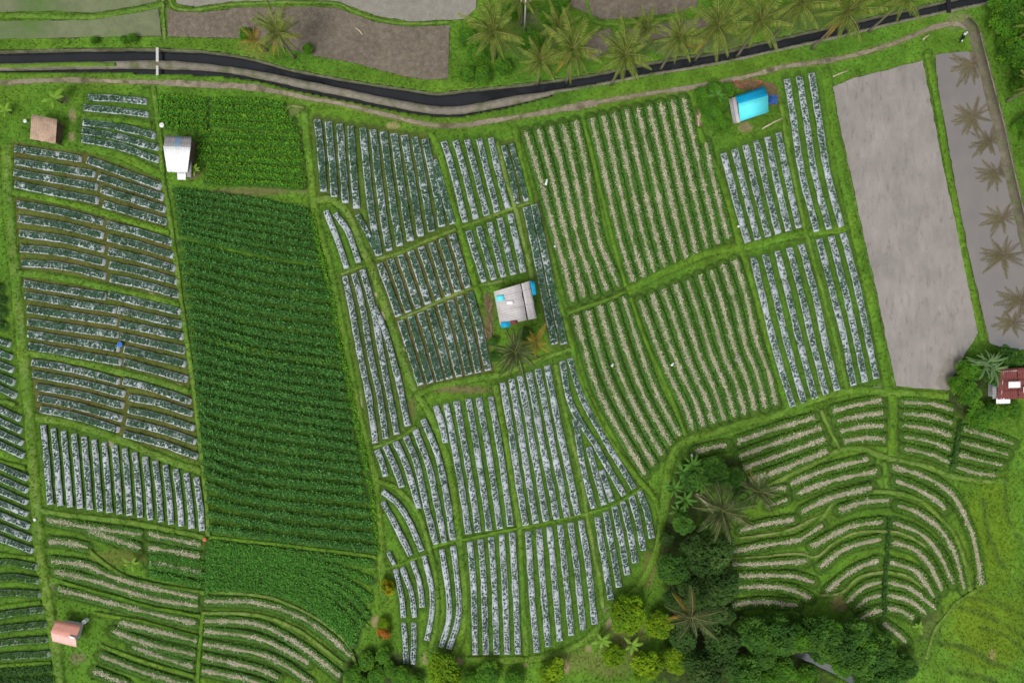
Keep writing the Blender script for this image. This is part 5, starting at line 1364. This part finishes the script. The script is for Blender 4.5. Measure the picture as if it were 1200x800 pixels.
for q, lab in (((736, 720, 18, 3.6), 'largest round lime green bush, touching the corner of the darker shrinking beds'), ((773, 732, 15, 3.4), 'lime green bush squeezed between the largest one and the ragged palm'), ((757, 781, 15, 3.2), 'lime green bush next to the small bright yellow-green one'), ((792, 772, 15, 3.4), 'lime green bush pressed against the dark trees of the thicket')):
    tree(*q, 'lime', lab, 'lime bushes beside the thicket', 'bush')
tree(720, 769, 10.5, 2.6, 'lime', 'small bright yellow-green bush on the bare slope', None, 'bush')
tree(646, 787, 12, 2.8, 'lime', 'lime green bush at the foot of the upright white beds', None, 'bush', 1.25)
tree(521, 789, 20, 3.4, 'lime', 'wide lime green bush at the foot of the bracket-shaped beds', None, 'bush', 0.8)
trees([(788, 664, 17, 6.5), (800, 612, 11, 5), (812, 560, 13, 4), (838, 552, 14, 3.5), (862, 560, 11, 3), (868, 585, 10, 4)], 'mid', 'green leafy tree on the upper part of the palm thicket', 'leafy trees of the upper thicket')
trees([(842, 684, 20, 7), (815, 690, 17, 6), (846, 748, 18, 6), (826, 784, 21, 6), (800, 745, 14, 5), (790, 700, 12, 4.5), (845, 640, 14, 6), (848, 720, 11, 4), (845, 775, 15, 5), (812, 640, 13, 6), (780, 630, 8, 3), (836, 715, 16, 5)], 'dark', 'dark leafy tree crowding the shaded middle of the thicket', 'dark trees of the thicket')
trees([(884, 742, 18, 5.5), (916, 745, 20, 6), (952, 742, 19, 6), (978, 752, 19, 6), (1004, 768, 21, 6), (1030, 762, 16, 5), (893, 764, 15, 5), (872, 788, 17, 5), (1040, 792, 16, 4), (1002, 738, 14, 5), (932, 728, 10, 3), (1060, 780, 13, 3.5), (900, 728, 10, 3), (1018, 796, 14, 4), (960, 765, 10, 4)], 'mid', 'green leafy tree on the bank of the small stream', 'trees along the stream')
trees([(905, 752, 10, 5), (935, 745, 12, 6), (970, 735, 10, 5), (945, 792, 12, 3), (915, 785, 13, 3), (895, 795, 10, 3), (985, 775, 11, 5), (1010, 752, 11, 5)], 'bright', 'fresh green tree on the bank of the small stream', 'fresh green trees along the stream')
trees([(573, 791, 12, 2.2), (602, 797, 11, 2.2), (430, 774, 9, 1.8), (412, 790, 9, 1.8), (470, 791, 10, 2), (450, 768, 8, 1.6), (488, 797, 8, 1.8), (440, 792, 9, 1.8), (552, 797, 9, 2), (424, 800, 8, 1.6), (457, 784, 7, 1.5)], 'bright', 'tangled green shrub in the hedge at the foot of the fields', 'hedge shrubs at the field foot', 'bush')
tree(453.5, 688, 6.5, 1.8, 'yellow', 'small bush covered in yellow flowers on the field corner', None, 'bush', 1.4)
tree(449, 741, 6, 1.6, 'orange', 'small bush with orange flowers below the yellow one', None, 'bush')
tree(449, 731, 6, 1.5, 'lime', 'small yellow-green bush touching the orange-flowered one', None, 'bush')
trees([(1133, 461, 12, 3.2), (1150, 488, 13, 3), (1138, 432, 13, 3.2), (1160, 482, 9, 2.5), (1172, 482, 9, 2.2), (1187, 480, 9, 2.2), (1120, 448, 8, 2.4)], 'bright', 'bright green bush by the red-roofed house', 'bushes by the red-roofed house', 'bush')
trees([(1178, 418, 11, 3), (1192, 422, 11, 3), (1165, 440, 10, 3.2)], 'mid', 'dark green bush behind the red-roofed house', 'dark bushes behind the red-roofed house', 'bush')
trees([(1186, 22, 17, 4), (1192, 62, 15, 4), (1176, 4, 14, 4), (1214, 35, 15, 4), (1197, 100, 10, 3), (1205, 150, 12, 3), (1178, 48, 8, 2.5), (1200, 82, 11, 3.5), (1212, 5, 14, 4)], 'bright', 'dense fresh green shrub beyond the end of the farm road', 'shrubs beyond the farm road', 'bush')
trees([(560, 62, 13, 3), (547, 86, 9, 2.2), (566, 88, 9, 2.2), (546, 45, 9, 2.2), (622, 48, 12, 3), (643, 18, 11, 3), (604, 12, 11, 3), (590, 78, 9, 2.2), (655, 5, 10, 3)], 'bright', 'fresh green bush growing between the canal palms', 'bushes between the canal palms', 'bush')
trees([(823, 112, 9, 2.2), (838, 105, 9, 2.2), (851, 106, 7, 2), (834, 133, 10, 1.8), (847, 147, 8, 1.6), (828, 122, 8, 2), (845, 121, 8, 2)], 'bright', 'leafy garden bush beside the blue-roofed hut', 'garden bushes beside the blue-roofed hut', 'bush')
trees([(155, 44, 5, 1.2), (145, 46, 4, 1), (110, 47, 4, 1), (361, 57, 6, 1.5), (289, 40, 7, 2)], 'bright', 'low green shrub on the verge above the canal', 'verge shrubs above the canal', 'bush')
trees([(578, 400, 5, 1.2), (580, 418, 6, 1.5), (616, 392, 7, 1.5)], 'mid', 'low shrub under the palms of the grey-roofed hut', 'shrubs under the hut palms', 'bush')

tree(826, 652, 21, 7, 'dark', 'dark leafy tree directly below the largest spreading palm of the thicket', 'dark trees of the thicket')

# ---------------------------------------------------------------- banana plants
def banana_leaf(seed, cs):
    r = np.random.default_rng(seed); n = 9; t = np.linspace(0, 1, n)
    el = np.radians(np.linspace(55, -35, n)); x = np.concatenate([[0], np.cumsum(np.cos(el[:-1])*0.25)]); z = np.concatenate([[0], np.cumsum(np.sin(el[:-1])*0.25)])
    w = 0.28*np.sin(np.pi*np.clip(t*0.92+0.06, 0, 1))**0.7*np.where(t < 0.12, 0.15, 1); w[-1] = 0.02
    V_ = np.stack([np.stack([x, -w, z-0.3*w+0.02*r.random(n)], -1), np.stack([x, 0*w, z], -1), np.stack([x, w, z-0.3*w+0.02*r.random(n)], -1)], 1).reshape(-1, 3)
    i = np.arange(n*3).reshape(n, 3)
    F_ = np.stack([i[:-1, :-1], i[1:, :-1], i[1:, 1:], i[:-1, 1:]], -1).reshape(-1, 4)
    c = np.repeat(np.array(cs)[None], n*3, 0)*(0.85+0.3*r.random((n*3, 1))); c[1::3] *= 1.3
    me = np_mesh('leaf', V_, F_, c); me.materials.append(M['leaf']); return me
BL = {'pale': [banana_leaf(k, (0.16, 0.29, 0.03)) for k in range(3)], 'green': [banana_leaf(5+k, (0.07, 0.18, 0.022)) for k in range(3)], 'grey': [banana_leaf(9+k, (0.11, 0.19, 0.07)) for k in range(3)]}
def banana(px, py, h, n, s, tone, label, group=None, slim=1.0):
    c = hp(px, py, h); g = gz(c[0], c[1]); rr = random.Random(int(px+py*3))
    o = empty('banana_plant', (c[0], c[1], g), label, 'banana plant', group)
    mb = MB(); mb.tube([(0, 0, -0.1), (0, 0, h*0.6), (0, 0, h)], [0.14, 0.11, 0.06], 8); mb.build('stem', M['palm_trunk'], o, True)
    for i in range(n):
        q = link('leaf', BL[tone][i % 3], None, o); q.location = (0, 0, h-0.05)
        q.rotation_euler = (0, rr.uniform(-0.2, 0.5), i*2.4+rr.uniform(-0.3, 0.3)); k = s*rr.uniform(0.8, 1.15); q.scale = (k, k*slim, k)
banana(64, 116, 1.6, 5, 1.15, 'pale', 'pale young banana plant behind the tan-roofed shelter')
banana(155, 660, 1.2, 5, 0.8, 'pale', 'small banana plant in the grassy hollow of the striped beds')
banana(841, 112, 1.8, 7, 0.8, 'green', 'banana plant in the garden beside the blue-roofed hut')
for q in ((800, 552), (790, 572), (812, 545), (822, 566), (803, 585), (830, 622), (795, 598)):
    banana(q[0], q[1], 2.6, 9, 0.95, 'green', 'large banana plant at the upper tip of the thicket', 'banana plants at the thicket tip', slim=0.7)
for q in ((1160, 424), (1163, 432), (1153, 428)):
    banana(q[0], q[1], 3.0, 11, 1.35, 'grey', 'tall grey-green banana plant beside the red-roofed house', 'tall bananas by the red-roofed house', slim=0.4)
banana(706, 750, 1.4, 6, 0.9, 'pale', 'pale banana plant among the lime bushes')
banana(741, 755, 1.2, 6, 0.9, 'pale', 'pale banana plant on the bare earth between lime bushes')
banana(228, 199, 1.0, 6, 0.6, 'pale', 'small banana plant on the bare earth by the white-roofed hut')
banana(1077, 734, 1.0, 6, 0.6, 'pale', 'small lone banana plant inside the arc terraces')
banana(7, 130, 1.0, 5, 0.7, 'pale', 'small banana plant on the open grass near the dirt path')

# ---------------------------------------------------------------- grass
def grass(n, name, seed):
    r = np.random.default_rng(seed)
    x = r.uniform(-60, 1260, n); y = r.uniform(-60, 860, n)
    m = r.random(n) < sample(GM, x, y); x, y = x[m], y[m]; n = len(x)
    k = 3
    bh = sample(BH, x, y)
    pos = np.repeat(W(x, y, bh-0.02), k, 0)
    c0 = sample(GC, x, y); bk = bh > 0.05
    c0 = np.where(bk[:, None], GREEN*1.0, c0)
    pn = vnoise(x, y, 26, 44)[:, None]*0.6+r.random((n, 1))*0.4
    c0 = c0*(1-0.35*pn) + c0*np.array((1.45, 1.08, 0.8))*0.35*pn
    col = np.repeat(c0, k, 0)*(0.72+0.62*r.random((n*k, 1)))
    v, f, c = kites(pos, r.uniform(0, 6.28, n*k), r.uniform(0.25, 1.2, n*k), r.uniform(0.12, 0.30, n*k), r.uniform(0.05, 0.12, n*k), np.clip(col, 0.004, 0.6))
    o = link(name, np_mesh(name, v, f, c), M['grass'], kind='stuff')
    tag(o, 'short green grass covering banks, verges and open ground', 'grass')
grass(120000, 'grass', 5)
